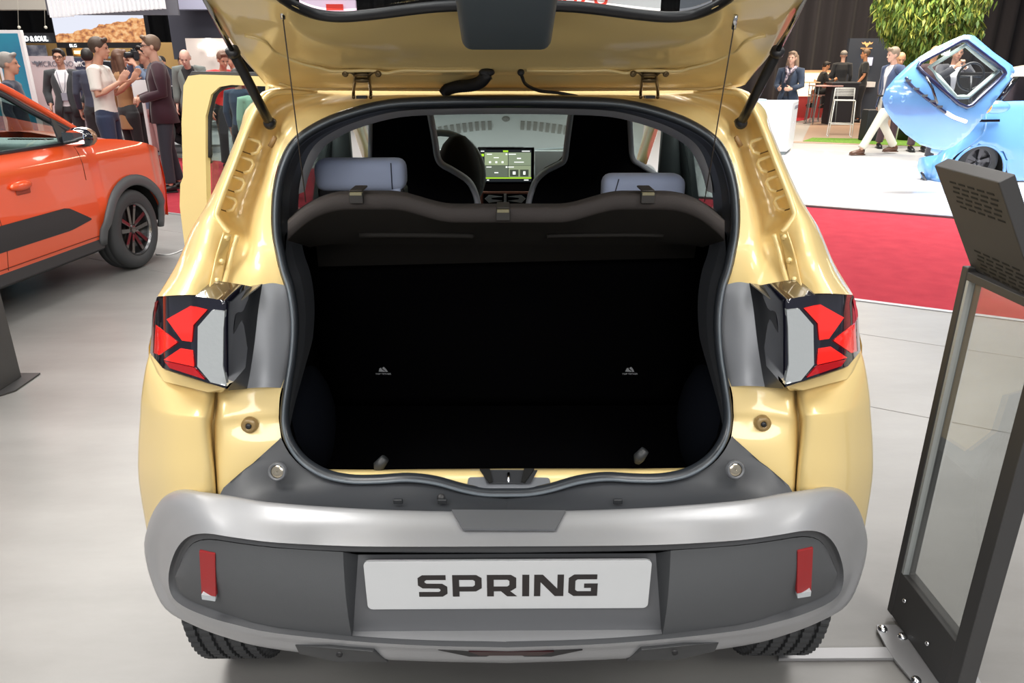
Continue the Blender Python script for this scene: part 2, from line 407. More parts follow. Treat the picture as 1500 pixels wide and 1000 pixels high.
r = root('lit_fascia', 'black overhead fascia with small glowing white lettering above wood wall', 'sign', at(60, 60, 17.2))
pbox('board', 28, 48, 100, 63, 17.2, .2, BLACKP, r)
for px in (31, 97): q_ = at(px, 60, 17.25); MB().box((q_.x, 17.3, q_.z/2), (.06, .06, q_.z)).build('upright', BLACKP, r, smooth=False)
text_mesh('lettering', 'FOOD & SOUL', .13, MT['lit_white'], r, M=face_M(at(45, 57, 17.15), (1, 0, 0), (0, 0, 1)), sx=.85, bold=.006)
for x in (27, 66):
    tag(MB().tube([at(x, 39, 16.2), at(x-3, -60, 16.2)], .004, 6).ball(at(x+1, 40, 16.2), .03).build('pendant_spot', mat('pendant_grey', (.4, .38, .33), .5, emit=((1, .9, .7), .15))), ('small glowing pendant spot on a cable, the one nearer the blue banner', 'small glowing pendant spot on a cable, the one nearer the screen')[x > 30], 'lamp')
r = root('exhibition_wall', 'ochre timber stand wall with a photo print and warm shelf lights', 'wall', (at(90, 120, 18).x, 18, 0))
pbox('board', -40, 62, 300, 130, 18, .1, mat('ochre_wood', (.46, .28, .10), .6), r)
pbox('photo_print', 36, 66, 66, 82, 17.95, .03, mat('photo_print', (.55, .56, .62), .5, noise=(5, (.20, .22, .30), .4, .6)), r)
for i, x in enumerate((112, 118, 124, 129)): 
    pbox('shelf_light', x-3.2, 74, x+1.6, 79, 17.9, .05, mat('warm_lamp', (1, .7, .3), .5, emit=((1, .62, .22), 2.2)), r)
pbox('shelf', 100, 82.5, 230, 85.5, 17.8, .2, MGREY, r)
# blue banner
def frame_panel(name, label, cat, quad, th, mframe, mface, w=.07):
    r = root(name, label, cat, ((quad[0].x+quad[1].x)/2, (quad[0].y+quad[1].y)/2, 0))
    c = sum(quad, Vector())/4; n = (quad[1]-quad[0]).cross(quad[3]-quad[0]).normalized()
    if n.y > 0: n = -n
    MB().prism(quad, -n*th).build('frame', mframe, r, smooth=False, bevel=.004)
    q2 = []
    for i, p in enumerate(quad):
        a = (quad[(i+1) % 4]-p).normalized(); b = (quad[i-1]-p).normalized(); q2.append(p+a*w+b*w+n*.008)
    MB().prism(q2, -n*.01).build('face', mface, r, smooth=False)
    return r
BLUEB = mat('blue_banner', (.03, .16, .30), .6, noise=(.8, (.03, .30, .42), .35, .6))
bl, br_ = at(16, 175, 13.2), at(48, 175, 13.2); bl.z = br_.z = 0
tl, tr_ = at(-3, 44, 13.2), at(31, 44, 13.2)
tl.x = bl.x-.02; frame_panel('display_banner', 'tall teal blue display board in a white frame behind the orange car', 'banner', [bl, Vector((bl.x+.48, 13.2, 0)), Vector((bl.x+.48, 13.2, tl.z)), Vector((bl.x, 13.2, tl.z))], .08, WHITE, BLUEB, .05)
frame_panel('display_banner', 'second teal blue display board cut by the left picture edge', 'banner', [Vector((bl.x-1.0, 13.3, 0)), Vector((bl.x-.14, 13.3, 0)), Vector((bl.x-.14, 13.3, tl.z-.1)), Vector((bl.x-1.0, 13.3, tl.z-.1))], .08, WHITE, BLUEB, .05)
def bug_logo(c, s, m, parent):     # winged emblem of the stand
    mb = MB()
    for sg in (-1, 1):
        pts = [c+Vector((sg*x*s, 0, z*s)) for x, z in ((0, -.38), (.28, .0), (.62, .05), (.78, .30), (.5, .18), (.3, .36), (.12, .12), (0, .22))]
        if sg < 0: pts.reverse()
        mb.prism(pts, (0, -.01, 0))
    return mb.build('emblem', m, parent, smooth=False)
r = root('stand_panel', 'pale pink stand panel with a grey winged emblem behind man in suit', 'panel', (at(72, 150, 14.2).x, 14.2, 0))
a, b_ = at(41, 82, 14.2), at(103, 82, 14.2)
MB().box(((a.x+b_.x)/2, 14.25, a.z/2), (b_.x-a.x, .1, a.z)).build('board', mat('pale_pink', (.62, .52, .53), .6), r, smooth=False)
GREYI = mat('grey_ink', (.16, .16, .19), .6)
bug_logo(at(55, 93, 14.18), .13, GREYI, r)
text_mesh('lettering', 'MICROLINO', .13, GREYI, r, M=face_M(at(80, 94, 14.18), (1, 0, 0), (0, 0, 1)), sx=.95)
r = root('stand_panel', 'navy stand panel with white winged emblem behind man in white T-shirt', 'panel', (at(120, 150, 14.2).x, 14.3, 0))
a, b_ = at(104.5, 85, 14.3), at(150, 85, 14.3)
MB().box(((a.x+b_.x)/2, 14.35, a.z/2), (b_.x-a.x, .1, a.z)).build('board', mat('navy_panel', (.035, .045, .085), .6), r, smooth=False)
bug_logo(at(112, 94, 14.28), .13, WHITE, r)
text_mesh('lettering', 'MICROLINO', .13, WHITE, r, M=face_M(at(136, 94, 14.28), (1, 0, 0), (0, 0, 1)), sx=.95)
# grey hall block and pale wall with light cross
t = pbox('trim_6', 246, -80, 318, 13.5, 16.5, .3, mat('lavender_grey', (.30, .30, .40), .7)); struct(t)
t = MB().box((at(290, 10, 17).x, 17.2, at(290, 40, 17).z), (1.4, .2, at(0, 0, 17).z-at(0, 95, 17).z)).build('trim_7', mat('slate_panel', (.055, .055, .075), .8), smooth=False); struct(t)
r = root('lit_wall_panel', 'pale wall panel with a glowing cross of light lines', 'wall panel', (at(315, 80, 16.0).x, 16.0, 0))
pbox('board', 278, 56, 345, 105, 16.0, .1, mat('cream_panel', (.66, .57, .52), .7), r)
LITC = mat('light_line', (1, 1, 1), .5, emit=((1, .96, .9), 2.2))
pbox('light_line', 290, 67, 330, 70, 15.95, .04, LITC, r); pbox('light_line', 304, 56, 308, 82, 15.94, .04, LITC, r)
# sign seen through the gate glass
r = root('hanging_sign', 'white overhead sign with red lettering seen through the tailgate glass', 'sign', at(880, 0, 20))
pbox('board', 768, -40, 971, 15.5, 20, .15, mat('sign_white', (.75, .74, .74), .5, emit=((1, 1, 1), .35)), r)
text_mesh('lettering', 'ISUZU', .62, mat('sign_red', (.75, .03, .02), .5, emit=((1, .05, .02), .35)), r, M=face_M(at(846, -3, 19.9), (1, 0, 0), (0, 0, 1)), sx=.9, bold=.01)
r = root('hanging_sign', 'pink lit overhead sign with red square seen through tailgate glass, left', 'sign', at(480, 10, 20))
pbox('board', 440, 0, 520, 18, 20, .15, mat('sign_pink', (.8, .6, .75), .5, emit=((1, .75, .9), .5)), r)
pbox('square', 478, 6, 502, 15, 19.9, .05, MT['sign_red'], r)
# black pickup behind the men
r = root('pickup_truck', 'black pickup truck parked behind the two talking men', 'truck', (at(225, 195, 13).x, 13.6, .08))
gx = at(213, 165, 12.9)
def simple_wheel(o, R, Wd, parent, axis=(0, -1, 0), rim=BLACKP, spokes=6):
    w_ = MB().lathe([(R*.62, -Wd*.5), (R*.9, -Wd*.5), (R*.97, -Wd*.42), (R, -Wd*.3), (R, Wd*.3), (R*.97, Wd*.42), (R*.9, Wd*.5), (R*.66, Wd*.5), (R*.62, Wd*.4)], o, axis, 40, closed=True).build('tyre', TYRE, parent)
    ax = Vector(axis).normalized(); mb = MB().lathe([(.001, Wd*.2), (R*.12, Wd*.38), (R*.14, Wd*.1), (R*.60, -Wd*.1), (R*.64, Wd*.42), (R*.6, Wd*.42), (R*.56, 0), (.001, 0)], o, axis, 32)
    a = ax.orthogonal().normalized(); b = ax.cross(a)
    for k in range(spokes):
        q = 2*PI*k/spokes; d = a*math.cos(q)+b*math.sin(q); e = ax.cross(d)
        p = [o+d*R*.08+e*R*.05, o+d*R*.6+e*R*.12, o+d*R*.6-e*R*.12, o+d*R*.08-e*R*.05]
        mb.prism([v+ax*Wd*.33 for v in p], -ax*Wd*.15)
    mb.build('rim', rim, parent, smooth=False)
wz = .08+.40
simple_wheel(Vector((at(214, 160, 12.9).x, 12.9, wz)), .40, .26, r, spokes=5); simple_wheel(Vector((at(214, 160, 12.9).x-.0, 14.4, wz)), .40, .26, r, spokes=5)
x = at(214, 160, 12.9).x
MB().prism([(x-.80, 13.0, .55), (x-.48, 13.0, .55), (x-.46, 13.0, .80), (x-.2, 13.0, 1.0), (x+.25, 13.0, 1.0), (x+.5, 13.0, .8), (x+.52, 13.0, .5), (x+.7, 13.0, .55), (x+.7, 13.0, 1.15), (x+.1, 13.0, 1.22), (x-.35, 13.0, 1.55), (x-.80, 13.0, 1.58)], (0, 1.6, 0)).build('cab_body', mat('truck_black', (.012, .013, .018), .25, 0, .8), r, smooth=False, bevel=.03)
MB().prism([(x-.55, 12.985, 1.2), (x+.02, 12.985, 1.22), (x-.34, 12.985, 1.48), (x-.55, 12.985, 1.50)], (0, .02, 0)).build('window', PIANO, r, smooth=False)
MB().box((x-.1, 12.97, .62), (.08, .02, .04)).build('marker_light', mat('yellow_green_light', (.6, .8, .05), .5, emit=((.6, .9, .05), .8)), r, smooth=False)
o = pbox('sign_box', 196, 117, 224, 143, 10.15, .04, WHITE); tag(o, 'white blank sign board between the two talking men', 'sign')
o = MB().box((at(211, 160, 10.15).x, 10.17, at(210, 143, 10.15).z/2), (.03, .03, at(210, 143, 10.15).z)).build('sign_post', WHITE, smooth=False); tag(o, 'thin white post carrying the blank white sign board', 'post')

# ---------------------------------------------------------------- background right
r = root('reception_desk', 'white box reception desk with grey print beside the yellow car', 'desk', (gnd(1130, 225).x, gnd(1130, 225).y, 0))
q0, q1, q2 = gnd(1080, 228), gnd(1151, 226.5), gnd(1172, 206)
zt = 1.0
q1 = gnd(1152, 227); d2 = (gnd(1173, 209)-q1)
q2 = q1+d2.normalized()*.95; q0 = q1+Vector((-1.3, .05, 0)); q3 = q0+(q2-q1)
ztop = at(1152, 149.5, q1.y).z
MB().prism([Vector((p.x, p.y, .06)) for p in (q0, q1, q2, q3)], (0, 0, ztop-.06-.03)).build('body', mat('desk_white', (.62, .62, .63), .35), r, smooth=False, bevel=.006)
MB().prism([Vector((p.x, p.y, ztop-.03)) for p in (q0, q1, q2, q3)], (0, 0, .03)).build('top', WHITE, r, smooth=False, bevel=.004)
c = (q0+q1+q2+q3)/4
MB().prism([Vector((c.x+(p.x-c.x)*.94, c.y+(p.y-c.y)*.94, .0)) for p in (q0, q1, q2, q3)], (0, 0, .06)).build('plinth', MGREY, r, smooth=False)
d2 = (q2-q1).normalized()
text_mesh('lettering', '#MICROLINO', .085, GREYI, r, M=face_M(q1+d2*.62+Vector((.004, -.002, ztop-.11)), d2, (0, 0, 1)))
nrm = Vector((d2.y, -d2.x, 0))
MB().lathe([(.001, .006), (.016, .006), (.018, 0)], q1+d2*.5+Vector((0, 0, .52)), nrm, 12).build('lock', CHROME, r)
mbx = MB().box((c.x-.12, c.y-.1, ztop+.02), (.34, .26, .04)); o = mbx.build('leaflet_stack', mat('leaflet_blue', (.42, .50, .60), .5), smooth=False); tag(o, 'stack of pale blue leaflets on the white reception desk', 'leaflets')
# glowing bar wall, tables far right
r = root('lit_bar_counter', 'low glowing bar counter in front of the black curtain', 'counter', (at(1190, 130, 23.2).x, 23.2, 0))
pbox('counter_front', 1163, 106, 1225, 141, 23.2, .3, mat('glow_front', (.9, .8, .65), .5, emit=((1, .72, .42), 1.2)), r)
q_ = at(1194, 141, 23.2); MB().box((q_.x, 23.36, q_.z/2), (1.34, .28, q_.z)).build('plinth', mat('plinth_red', (.30, .03, .03), .8), r, smooth=False)
pbox('counter_top', 1160, 103, 1240, 106.5, 23.1, .6, mat('bar_top', (.75, .45, .25), .5), r)
def bar_table(label, px, Y, m, grp=None, w_=.7, z=1.05):
    r = root('bar_table', label, 'table', (at(px, 100, Y).x, Y, 0), 0, grp)
    MB().box((0, 0, z), (w_, .6, .03)).build('tabletop', m, r, smooth=False, local=True, bevel=.004)
    for sx in (-1, 1):
        for sy in (-1, 1): MB().tube([(sx*(w_/2-.05), sy*.24, 0), (sx*(w_/2-.1), sy*.22, z)], .012, 6).build('leg', MGREY, r, local=True)
    return r
PINKT = mat('dusty_pink', (.60, .36, .33), .7)
bar_table('tall pale wood table with thin legs left of the seated guests', 1180, 21.6, mat('pale_wood', (.72, .52, .34), .5))
bar_table('tall dusty pink table in front of the seated guests', 1213, 20.8, PINKT, z=.98)
def wire_stool(label, px, py, rz, m=WHITE, grp=None):
    p = gnd(px, py); r = root('bar_stool', label, 'stool', p, rz, grp)
    for sx in (-1, 1):
        MB().tube([(sx*.24, -.22, .01), (sx*.21, -.17, .76), (sx*.21, .17, .76), (sx*.24, .24, .01), (sx*.24, -.22, .01)], .011, 7).build('leg', m, r, local=True)
        MB().tube([(sx*.21, .18, .76), (sx*.20, .21, 1.02)], .010, 7).build('back_post', m, r, local=True)
    MB().tube([(-.23, -.2, .28), (.23, -.2, .28)], .010, 7).tube([(-.23, .2, .28), (.23, .2, .28)], .010, 7).build('footrest', m, r, local=True)
    MB().box((0, 0, .775), (.42, .38, .02)).build('seat', m, r, local=True, smooth=False, bevel=.006)
    mb = MB().tube([(-.20, .21, 1.02), (.20, .21, 1.02)], .011, 7)
    for i in range(9): mb.tube([(-.20, .2, .86+i*.018), (.20, .2, .86+i*.018)], .004, 4)
    mb.build('backrest', m, r, local=True)
    return r
wire_stool('white wire bar stool standing on the grass strip beside the desk', 1229, 200, math.radians(-18))
wire_stool('white wire bar stool partly hidden behind the blue microcar', 1325, 206, math.radians(-10))
r = root('black_counter', 'black high counter with open shelf behind the white stool', 'counter', (at(1240, 150, 20.6).x, 20.6, 0))
a = at(1220, 122, 20.6); b_ = at(1259, 122, 20.6)
MB().box(((a.x+b_.x)/2, 20.8, a.z/2), (b_.x-a.x, .4, a.z)).build('body', mat('counter_black', (.014, .014, .018), .5), r, smooth=False)
MB().box(((a.x+b_.x)/2, 20.8, a.z+.015), (b_.x-a.x+.06, .46, .03)).build('top', mat('counter_top_grey', (.10, .11, .12), .4), r, smooth=False)
for px, lb in ((1229, 'white low trainer on the floor under the black counter, left'), (1242, 'white low trainer on the floor under the black counter, right')):
    p = gnd(px, 180); mb = MB().ball((0, 0, .05), (.06, .15, .05)).ball((0, .06, .09), (.045, .07, .05)); s = mb.build('shoe', WHITE); s.location = p; s.rotation_euler = (0, 0, 1.3); tag(s, lb, 'shoe')
r = root('emblem_totem', 'dark blue stand wall with orange winged emblem behind walking man', 'wall', (at(1270, 150, 22.6).x, 22.6, 0))
a = at(1246, 56, 22.6); b_ = at(1312, 56, 22.6)
MB().box(((a.x+b_.x)/2, 22.7, a.z/2), (b_.x-a.x, .15, a.z)).build('board', mat('navy_wall', (.035, .045, .065), .6), r, smooth=False)
bug_logo(at(1270, 65, 22.55), .21, mat('orange_ink', (.75, .42, .18), .5, emit=((1, .5, .2), .25)), r)
pbox('lettering_line', 1261, 70, 1278, 71.2, 22.58, .02, MT['orange_ink'], r)
pbox('info_screen', 1264, 84, 1279, 96, 22.55, .03, mat('lavender_screen', (.5, .5, .65), .4, emit=((.7, .72, 1), .45)), r)
MB().box(((at(1271, 130, 22.3)).x, 22.47, at(0, 124, 22.3).z), (.42, .3, .14)).build('shelf', WHITE, r, smooth=False)
o = MB().box((0, 0, .32), (.42, .30, .62)).build('waste_bin', mat('bin_black', (.015, .016, .02), .5), smooth=False, bevel=.02); o.location = gnd(1275, 206); tag(o, 'black box bin on the grass behind the walking man', 'bin')
# ================================================================ the yellow car
CAR = root('car', 'gold-yellow compact car seen from behind with its tailgate raised', 'car', (0, 2.95, 0))
def Wd(x, y, z): return Vector((x, y, z))
# ---- upper body: seal edge -> jamb -> gutter -> shut line -> shoulder -> side
def soften(rows):
    for r in rows:
        a, b = cp(r[-2]), cp(r[-1])
        for t in (.05, .16, .42): r.insert(len(r)-1, lerp(a, b, t))
    return rows
R8 = [
 [(0, 141, 1.63), (0, 138, 1.66), (0, 137, 1.69), (0, 136, 1.72), (0, 134, 1.76), Wd(0, 1.90, 1.475), Wd(0, 2.0, 1.485), Wd(0, 2.12, 1.495)],
 [(90, 142, 1.63), (90, 139, 1.66), (90, 138, 1.69), (90, 137, 1.72), (90, 135, 1.76), Wd(.14, 1.90, 1.475), Wd(.15, 2.0, 1.485), Wd(.16, 2.12, 1.495)],
 [(170, 147, 1.625), (172, 141, 1.66), (174, 139, 1.69), (176, 138, 1.72), (180, 135, 1.75), Wd(.28, 1.88, 1.47), Wd(.29, 2.0, 1.48), Wd(.30, 2.12, 1.49)],
 [(235, 162, 1.61), (242, 150, 1.645), (250, 145, 1.675), (262, 141, 1.69), (276, 134, 1.70), Wd(.42, 1.84, 1.462), Wd(.43, 2.0, 1.470), Wd(.44, 2.12, 1.478)],
 [(280, 180, 1.595), (292, 162, 1.62), (302, 156, 1.655), (320, 149, 1.66), (336, 136, 1.64), (344, 130, 1.67), Wd(.53, 1.90, 1.452), Wd(.55, 2.12, 1.455)],
 [(312, 203, 1.575), (322, 190, 1.59), (332, 180, 1.635), (350, 172, 1.64), (360, 158, 1.60), (367, 152, 1.61), (372, 152, 1.66), Wd(.605, 2.12, 1.40)],
 [(330, 234, 1.555), (338, 226, 1.565), (346, 214, 1.615), (365, 206, 1.61), (378, 194, 1.57), (385, 190, 1.58), (388, 190, 1.63), Wd(.615, 2.12, 1.345)],
 [(340, 272, 1.54), (350, 268, 1.545), (359, 256, 1.60), (382, 246, 1.59), (395, 238, 1.55), (402, 234, 1.56), (407, 236, 1.61), Wd(.635, 2.12, 1.285)],
 [(343, 310, 1.52), (362, 312, 1.525), (374, 300, 1.575), (396, 286, 1.57), (410, 276, 1.53), (418, 272, 1.54), (425, 276, 1.59), Wd(.655, 2.12, 1.225)],
 [(342, 340, 1.505), (368, 340, 1.51), (379, 332, 1.555), (404, 318, 1.55), (421, 310, 1.51), (431, 306, 1.515), (441, 306, 1.57), Wd(.675, 2.12, 1.165)],
 [(338, 365, 1.49), (367, 362, 1.492), (378, 356, 1.52), (398, 342, 1.52), (410, 334, 1.495), (438, 330, 1.47), (458, 334, 1.54), Wd(.70, 2.12, 1.10)],
 [(332, 393, 1.47), (364, 390, 1.46), (385, 388, 1.47), (404, 384, 1.46), (420, 380, 1.43), (450, 377, 1.40), (479, 384, 1.475), Wd(.735, 2.12, 1.04)],
 [(324, 418, 1.45), (358, 415, 1.425), (386, 420, 1.40), (410, 424, 1.375), (433, 430, 1.315), (470, 429.5, 1.244), (507, 431.5, 1.322), Wd(.775, 2.12, .95)],
]
for k in range(4, 10):
    for c in (2, 3): q = R8[k][c]; R8[k][c] = (q[0], q[1], q[2]+.022)
v, f = patch(soften(R8), 4, 4)
M2(MB().add(v, f), 'upper_body', GOLD, CAR)
# shut-line lip: bright folded flange standing along the gutter
lip = spline([(276, 134, 1.695), (336, 136, 1.635), (360, 158, 1.595), (378, 194, 1.565), (395, 238, 1.545), (410, 276, 1.525), (421, 308, 1.505), (421, 318, 1.50), (410, 334, 1.495), (404, 340, 1.495)], 6)
M2(MB().tube(lip, .0062, 8), 'flange_lip', GOLD, CAR)
# stamped pockets in the gutter
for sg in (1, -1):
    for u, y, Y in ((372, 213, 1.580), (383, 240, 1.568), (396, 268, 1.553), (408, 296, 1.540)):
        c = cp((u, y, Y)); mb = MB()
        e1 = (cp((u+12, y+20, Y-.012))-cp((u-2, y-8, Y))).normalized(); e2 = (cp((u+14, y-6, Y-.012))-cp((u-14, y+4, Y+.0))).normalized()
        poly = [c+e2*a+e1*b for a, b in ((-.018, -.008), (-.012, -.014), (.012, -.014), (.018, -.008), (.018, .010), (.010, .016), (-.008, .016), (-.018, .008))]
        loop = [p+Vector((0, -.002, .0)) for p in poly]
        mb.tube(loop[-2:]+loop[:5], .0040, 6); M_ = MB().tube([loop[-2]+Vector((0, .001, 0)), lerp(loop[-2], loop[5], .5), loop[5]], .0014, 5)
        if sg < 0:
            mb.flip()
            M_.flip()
        pk = mb.build('stamped_pocket', GOLD, CAR); M_.build('pocket_slit_shade', mat('slit_shade_brown', (.16, .10, .03), .6), pk)  # thin brown tube paints in the shade of the pocket's slit
# bolted strip and water channel below the gutter
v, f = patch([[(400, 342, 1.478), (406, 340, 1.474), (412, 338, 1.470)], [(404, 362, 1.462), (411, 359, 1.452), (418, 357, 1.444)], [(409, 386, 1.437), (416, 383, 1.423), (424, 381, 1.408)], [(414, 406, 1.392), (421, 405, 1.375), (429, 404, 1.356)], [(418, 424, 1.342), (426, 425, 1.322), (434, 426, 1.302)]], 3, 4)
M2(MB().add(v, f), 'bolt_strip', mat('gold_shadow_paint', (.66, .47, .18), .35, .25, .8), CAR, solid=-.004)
for sg in (1, -1):
    for t in (.12, .45, .78):
        p = cp(((408, 348, 1.466), (415, 382, 1.422), (422, 410, 1.362))[int(t*3)]); p.x *= sg
        MB().lathe([(.001, -.004), (.003, -.004), (.0055, -.001), (.006, .003)], p, (0, 1, .2), 12).build('bolt', GOLD, CAR)
M2(MB().tube(spline([(392, 344, 1.490), (398, 362, 1.472), (404, 386, 1.444), (410, 408, 1.398), (416, 427, 1.345)], 5), .0055, 8), 'channel_ridge', GOLD, CAR)
# ---- lower body: jamb, valley, rear fender
JB = [
 [(322, 545, 1.375), (375, 548, 1.365), (415, 560, 1.36), (424, 566, 1.385), (432, 565, 1.345), (480, 556, 1.375), (512, 500, 1.44), Wd(.80, 1.9, .92)],
 [(331, 575, 1.35), (378, 580, 1.345), (418, 590, 1.33), (425, 592, 1.36), (434, 582, 1.315), (484, 580, 1.335), (523, 535, 1.42), Wd(.80, 1.85, .85)],
 [(333, 602, 1.335), (378, 604, 1.33), (420, 610, 1.315), (428, 612, 1.345), (439, 604, 1.288), (488, 598, 1.312), (530, 578, 1.415), Wd(.795, 1.80, .80)],
 [(333, 615, 1.33), (377, 618, 1.325), (421, 622, 1.312), (429, 624, 1.342), (441, 614, 1.283), (490, 610, 1.305), (532, 605, 1.415), Wd(.795, 1.78, .77)],
 [(328, 650, 1.31), (375, 650, 1.305), (421, 652, 1.30), (428, 652, 1.335), (438, 652, 1.28), (491, 655, 1.302), (535, 655, 1.415), Wd(.795, 1.75, .72)],
 [(318, 690, 1.295), (372, 692, 1.29), (419, 694, 1.288), (425, 694, 1.325), (433, 696, 1.278), (490, 700, 1.30), (534, 705, 1.415), Wd(.787, 1.72, .66)],
 [(300, 740, 1.285), (360, 745, 1.28), (415, 748, 1.28), (422, 748, 1.32), (430, 752, 1.280), (486, 765, 1.315), (523, 778, 1.43), Wd(.765, 1.70, .58)],
]
v, f = patch(soften(JB), 4, 4)
M2(MB().add(v, f), 'rear_fender', GOLD, CAR)
# side of the body forward of the rear
def side_rows():
    rows = []
    for y, zb in ((1.52, .50), (1.60, .66), (1.75, .70), (1.95, .60), (2.05, .36), (2.9, .30), (3.6, .30), (3.75, .56), (4.0, .66), (4.25, .56), (4.4, .34), (4.72, .34)):
        wf = .80 if y < 4.1 else (.78 if y < 4.5 else .70)
        rows.append([Wd(wf-.01, y, zb), Wd(wf, y, max(zb+.05, .55)), Wd(wf, y, .78), Wd(wf-.015, y, .92), Wd(wf-.05, y, 1.0)])
    return rows
v, f = patch(side_rows(), 2, 2); M2(MB().add(v, f), 'side_panel', GOLD, CAR)
# bonnet and nose
bn = [[Wd(0, 3.85, 1.04), Wd(.35, 3.85, 1.035), Wd(.66, 3.88, 1.0), Wd(.75, 3.9, .98)], [Wd(0, 4.4, .96), Wd(.35, 4.4, .955), Wd(.62, 4.4, .93), Wd(.74, 4.38, .9)],
      [Wd(0, 4.70, .88), Wd(.35, 4.68, .875), Wd(.6, 4.62, .85), Wd(.72, 4.55, .82)], [Wd(0, 4.80, .6), Wd(.35, 4.78, .6), Wd(.6, 4.70, .58), Wd(.73, 4.62, .55)], [Wd(0, 4.78, .3), Wd(.35, 4.76, .3), Wd(.6, 4.68, .3), Wd(.72, 4.6, .3)]]
v, f = patch(bn, 3, 3); M2(MB().add(v, f), 'bonnet', GOLD, CAR)
# roof front part and windscreen pillars
rf = [[Wd(0, 2.10, 1.495), Wd(.30, 2.10, 1.49), Wd(.56, 2.10, 1.45)], [Wd(0, 2.85, 1.50), Wd(.35, 2.85, 1.49), Wd(.58, 2.87, 1.455)], [Wd(0, 3.1, 1.475), Wd(.35, 3.1, 1.465), Wd(.57, 3.08, 1.43)]]
v, f = patch(rf, 3, 3); M2(MB().add(v, f), 'roof_front', GOLD, CAR, solid=.03)
M2(MB().tube([(.55, 2.05, 1.43), (.585, 2.3, 1.435), (.60, 3.0, 1.43), (.63, 3.2, 1.33), (.69, 3.88, 1.0)], .03, 8), 'windscreen_pillar', GOLD, CAR)
M2(MB().tube([(.66, 2.95, 1.36), (.73, 2.9, .98), (.77, 2.9, .4)], .045, 8, right=(0, 1, 0), ry=.03), 'door_pillar', mat('pillar_dark', (.03, .034, .038), .45), CAR)
M2(MB().tube([(.605, 2.38, 1.40), (.70, 2.32, 1.0)], .030, 8, right=(0, 1, 0), ry=.022), 'window_pillar', MT['pillar_dark'], CAR)
# windows
M2(MB().prism([(.725, 2.12, 1.0), (.615, 2.12, 1.38), (.635, 2.90, 1.39), (.715, 2.88, 1.0)], (.004, 0, 0)), 'side_window', GLASS, CAR, smooth=False)
ws = [[Wd(-.56, 3.05, 1.43), Wd(0, 3.08, 1.465), Wd(.56, 3.05, 1.43)], [Wd(-.62, 3.45, 1.22), Wd(0, 3.49, 1.25), Wd(.62, 3.45, 1.22)], [Wd(-.68, 3.85, 1.01), Wd(0, 3.93, 1.03), Wd(.68, 3.85, 1.01)]]
v, f = patch(ws, 5, 5); MB().add(v, f).build('windscreen', WSHIELD, CAR)
# underbody
MB().box((0, 3.0, .33), (1.30, 3.2, .16)).build('underbody', BLACKP, CAR, smooth=False)

# ---- seal around the tailgate opening
SE = [(0, 148, 1.63), (90, 149, 1.63), (170, 153, 1.62), (232, 168, 1.605), (275, 186, 1.59), (305, 208, 1.57), (322, 238, 1.55), (332, 275, 1.535), (335, 312, 1.515), (334, 342, 1.50), (330, 366, 1.485), (324, 394, 1.465), (316, 419, 1.445), (311, 450, 1.425), (310, 482, 1.405), (313, 520, 1.38), (319, 558, 1.355), (324, 594, 1.335), (324, 620, 1.32), (318, 643, 1.305), (304, 665, 1.29), (284, 682, 1.275), (258, 694, 1.265), (224, 700, 1.258), (185, 700, 1.253), (145, 698, 1.25), (105, 703, 1.247), (66, 714, 1.24), (34, 720, 1.238), (0, 721, 1.237)]
sp = spline(SE, 4)
full = sp+[Vector((-p.x, p.y, p.z)) for p in reversed(sp[1:-1])]
def ringtube(loop, r, ry, name, m, off=(0, 0, 0)):
    cen = Vector((0, 1.45, 1.0)); return MB().tube([p+Vector(off) for p in loop], r, 10, right=(0, 1, 0), ry=ry, closed=True).build(name, m, CAR)
n_ = len(full)
def taper(a, b): # thicker at the top of the opening
    return [a+(b-a)*max(0, min(1, (p.z-1.1)/.3)) for p in full]
MB().tube(full, taper(.012, .013), 12, right=(0, 1, 0), ry=taper(.0085, .011), closed=True).build('opening_seal', SEALM, CAR)
MB().tube([p+Vector((0, -.011, .0)) for p in full], .0035, 8, closed=True).build('seal_bead', mat('seal_sheen', (.10, .12, .14), .3), CAR)
# inner lining behind the seal
M_FOLD = spline([cp(p) for p in ((0, 131, 1.685), (120, 131, 1.685), (250, 130, 1.675), (300, 129, 1.66), (330, 122, 1.625))], 4)
def inset(loop, d, dy):
    out = []; N = len(loop)
    for i, p in enumerate(loop):
        t = (loop[(i+1) % N]-loop[i-1]); n = Vector((t.z, 0, -t.x)).normalized()
        c = Vector((0, 0, 1.08))-Vector((p.x, 0, p.z))
        if n.dot(c) < 0: n = -n
        dd = d(p) if callable(d) else d
        low = max(0, min(1, (.95-p.z)/.12)); out.append(p+n*dd*(1-low)+Vector((0, dy*(1-.85*low), -.03*low)))
    return out
topw = lambda a, b: (lambda p: a+(b-a)*max(0, min(1, (p.z-1.15)/.22)))
l0 = full; l1 = inset(full, topw(.010, .016), .05); l2 = inset(full, topw(.014, .020), .11)
def band(a, b, name, m):
    N = len(a); vs = a+b; fs = [(i, (i+1) % N, (i+1) % N+N, i+N) for i in range(N)]
    return MB().add(vs, fs).build(name, m, CAR)
band(l0, l1, 'opening_lining', TRIM); band(l1, l2, 'inner_lining', TRIM)
# light headliner edge, over the upper part only
K = [i for i in range(len(sp)) if sp[i].z > 1.235]
a_ = [inset(full, .018, .10)[i] for i in K]; b_ = [inset(full, topw(.016, .034), .135)[i] for i in K]; c_ = [inset(full, topw(-.09, .020), .40)[i] for i in K]
v, f = grid([a_, b_, c_]); M2(MB().add(v, f), 'headliner_edge', HEADL, CAR)
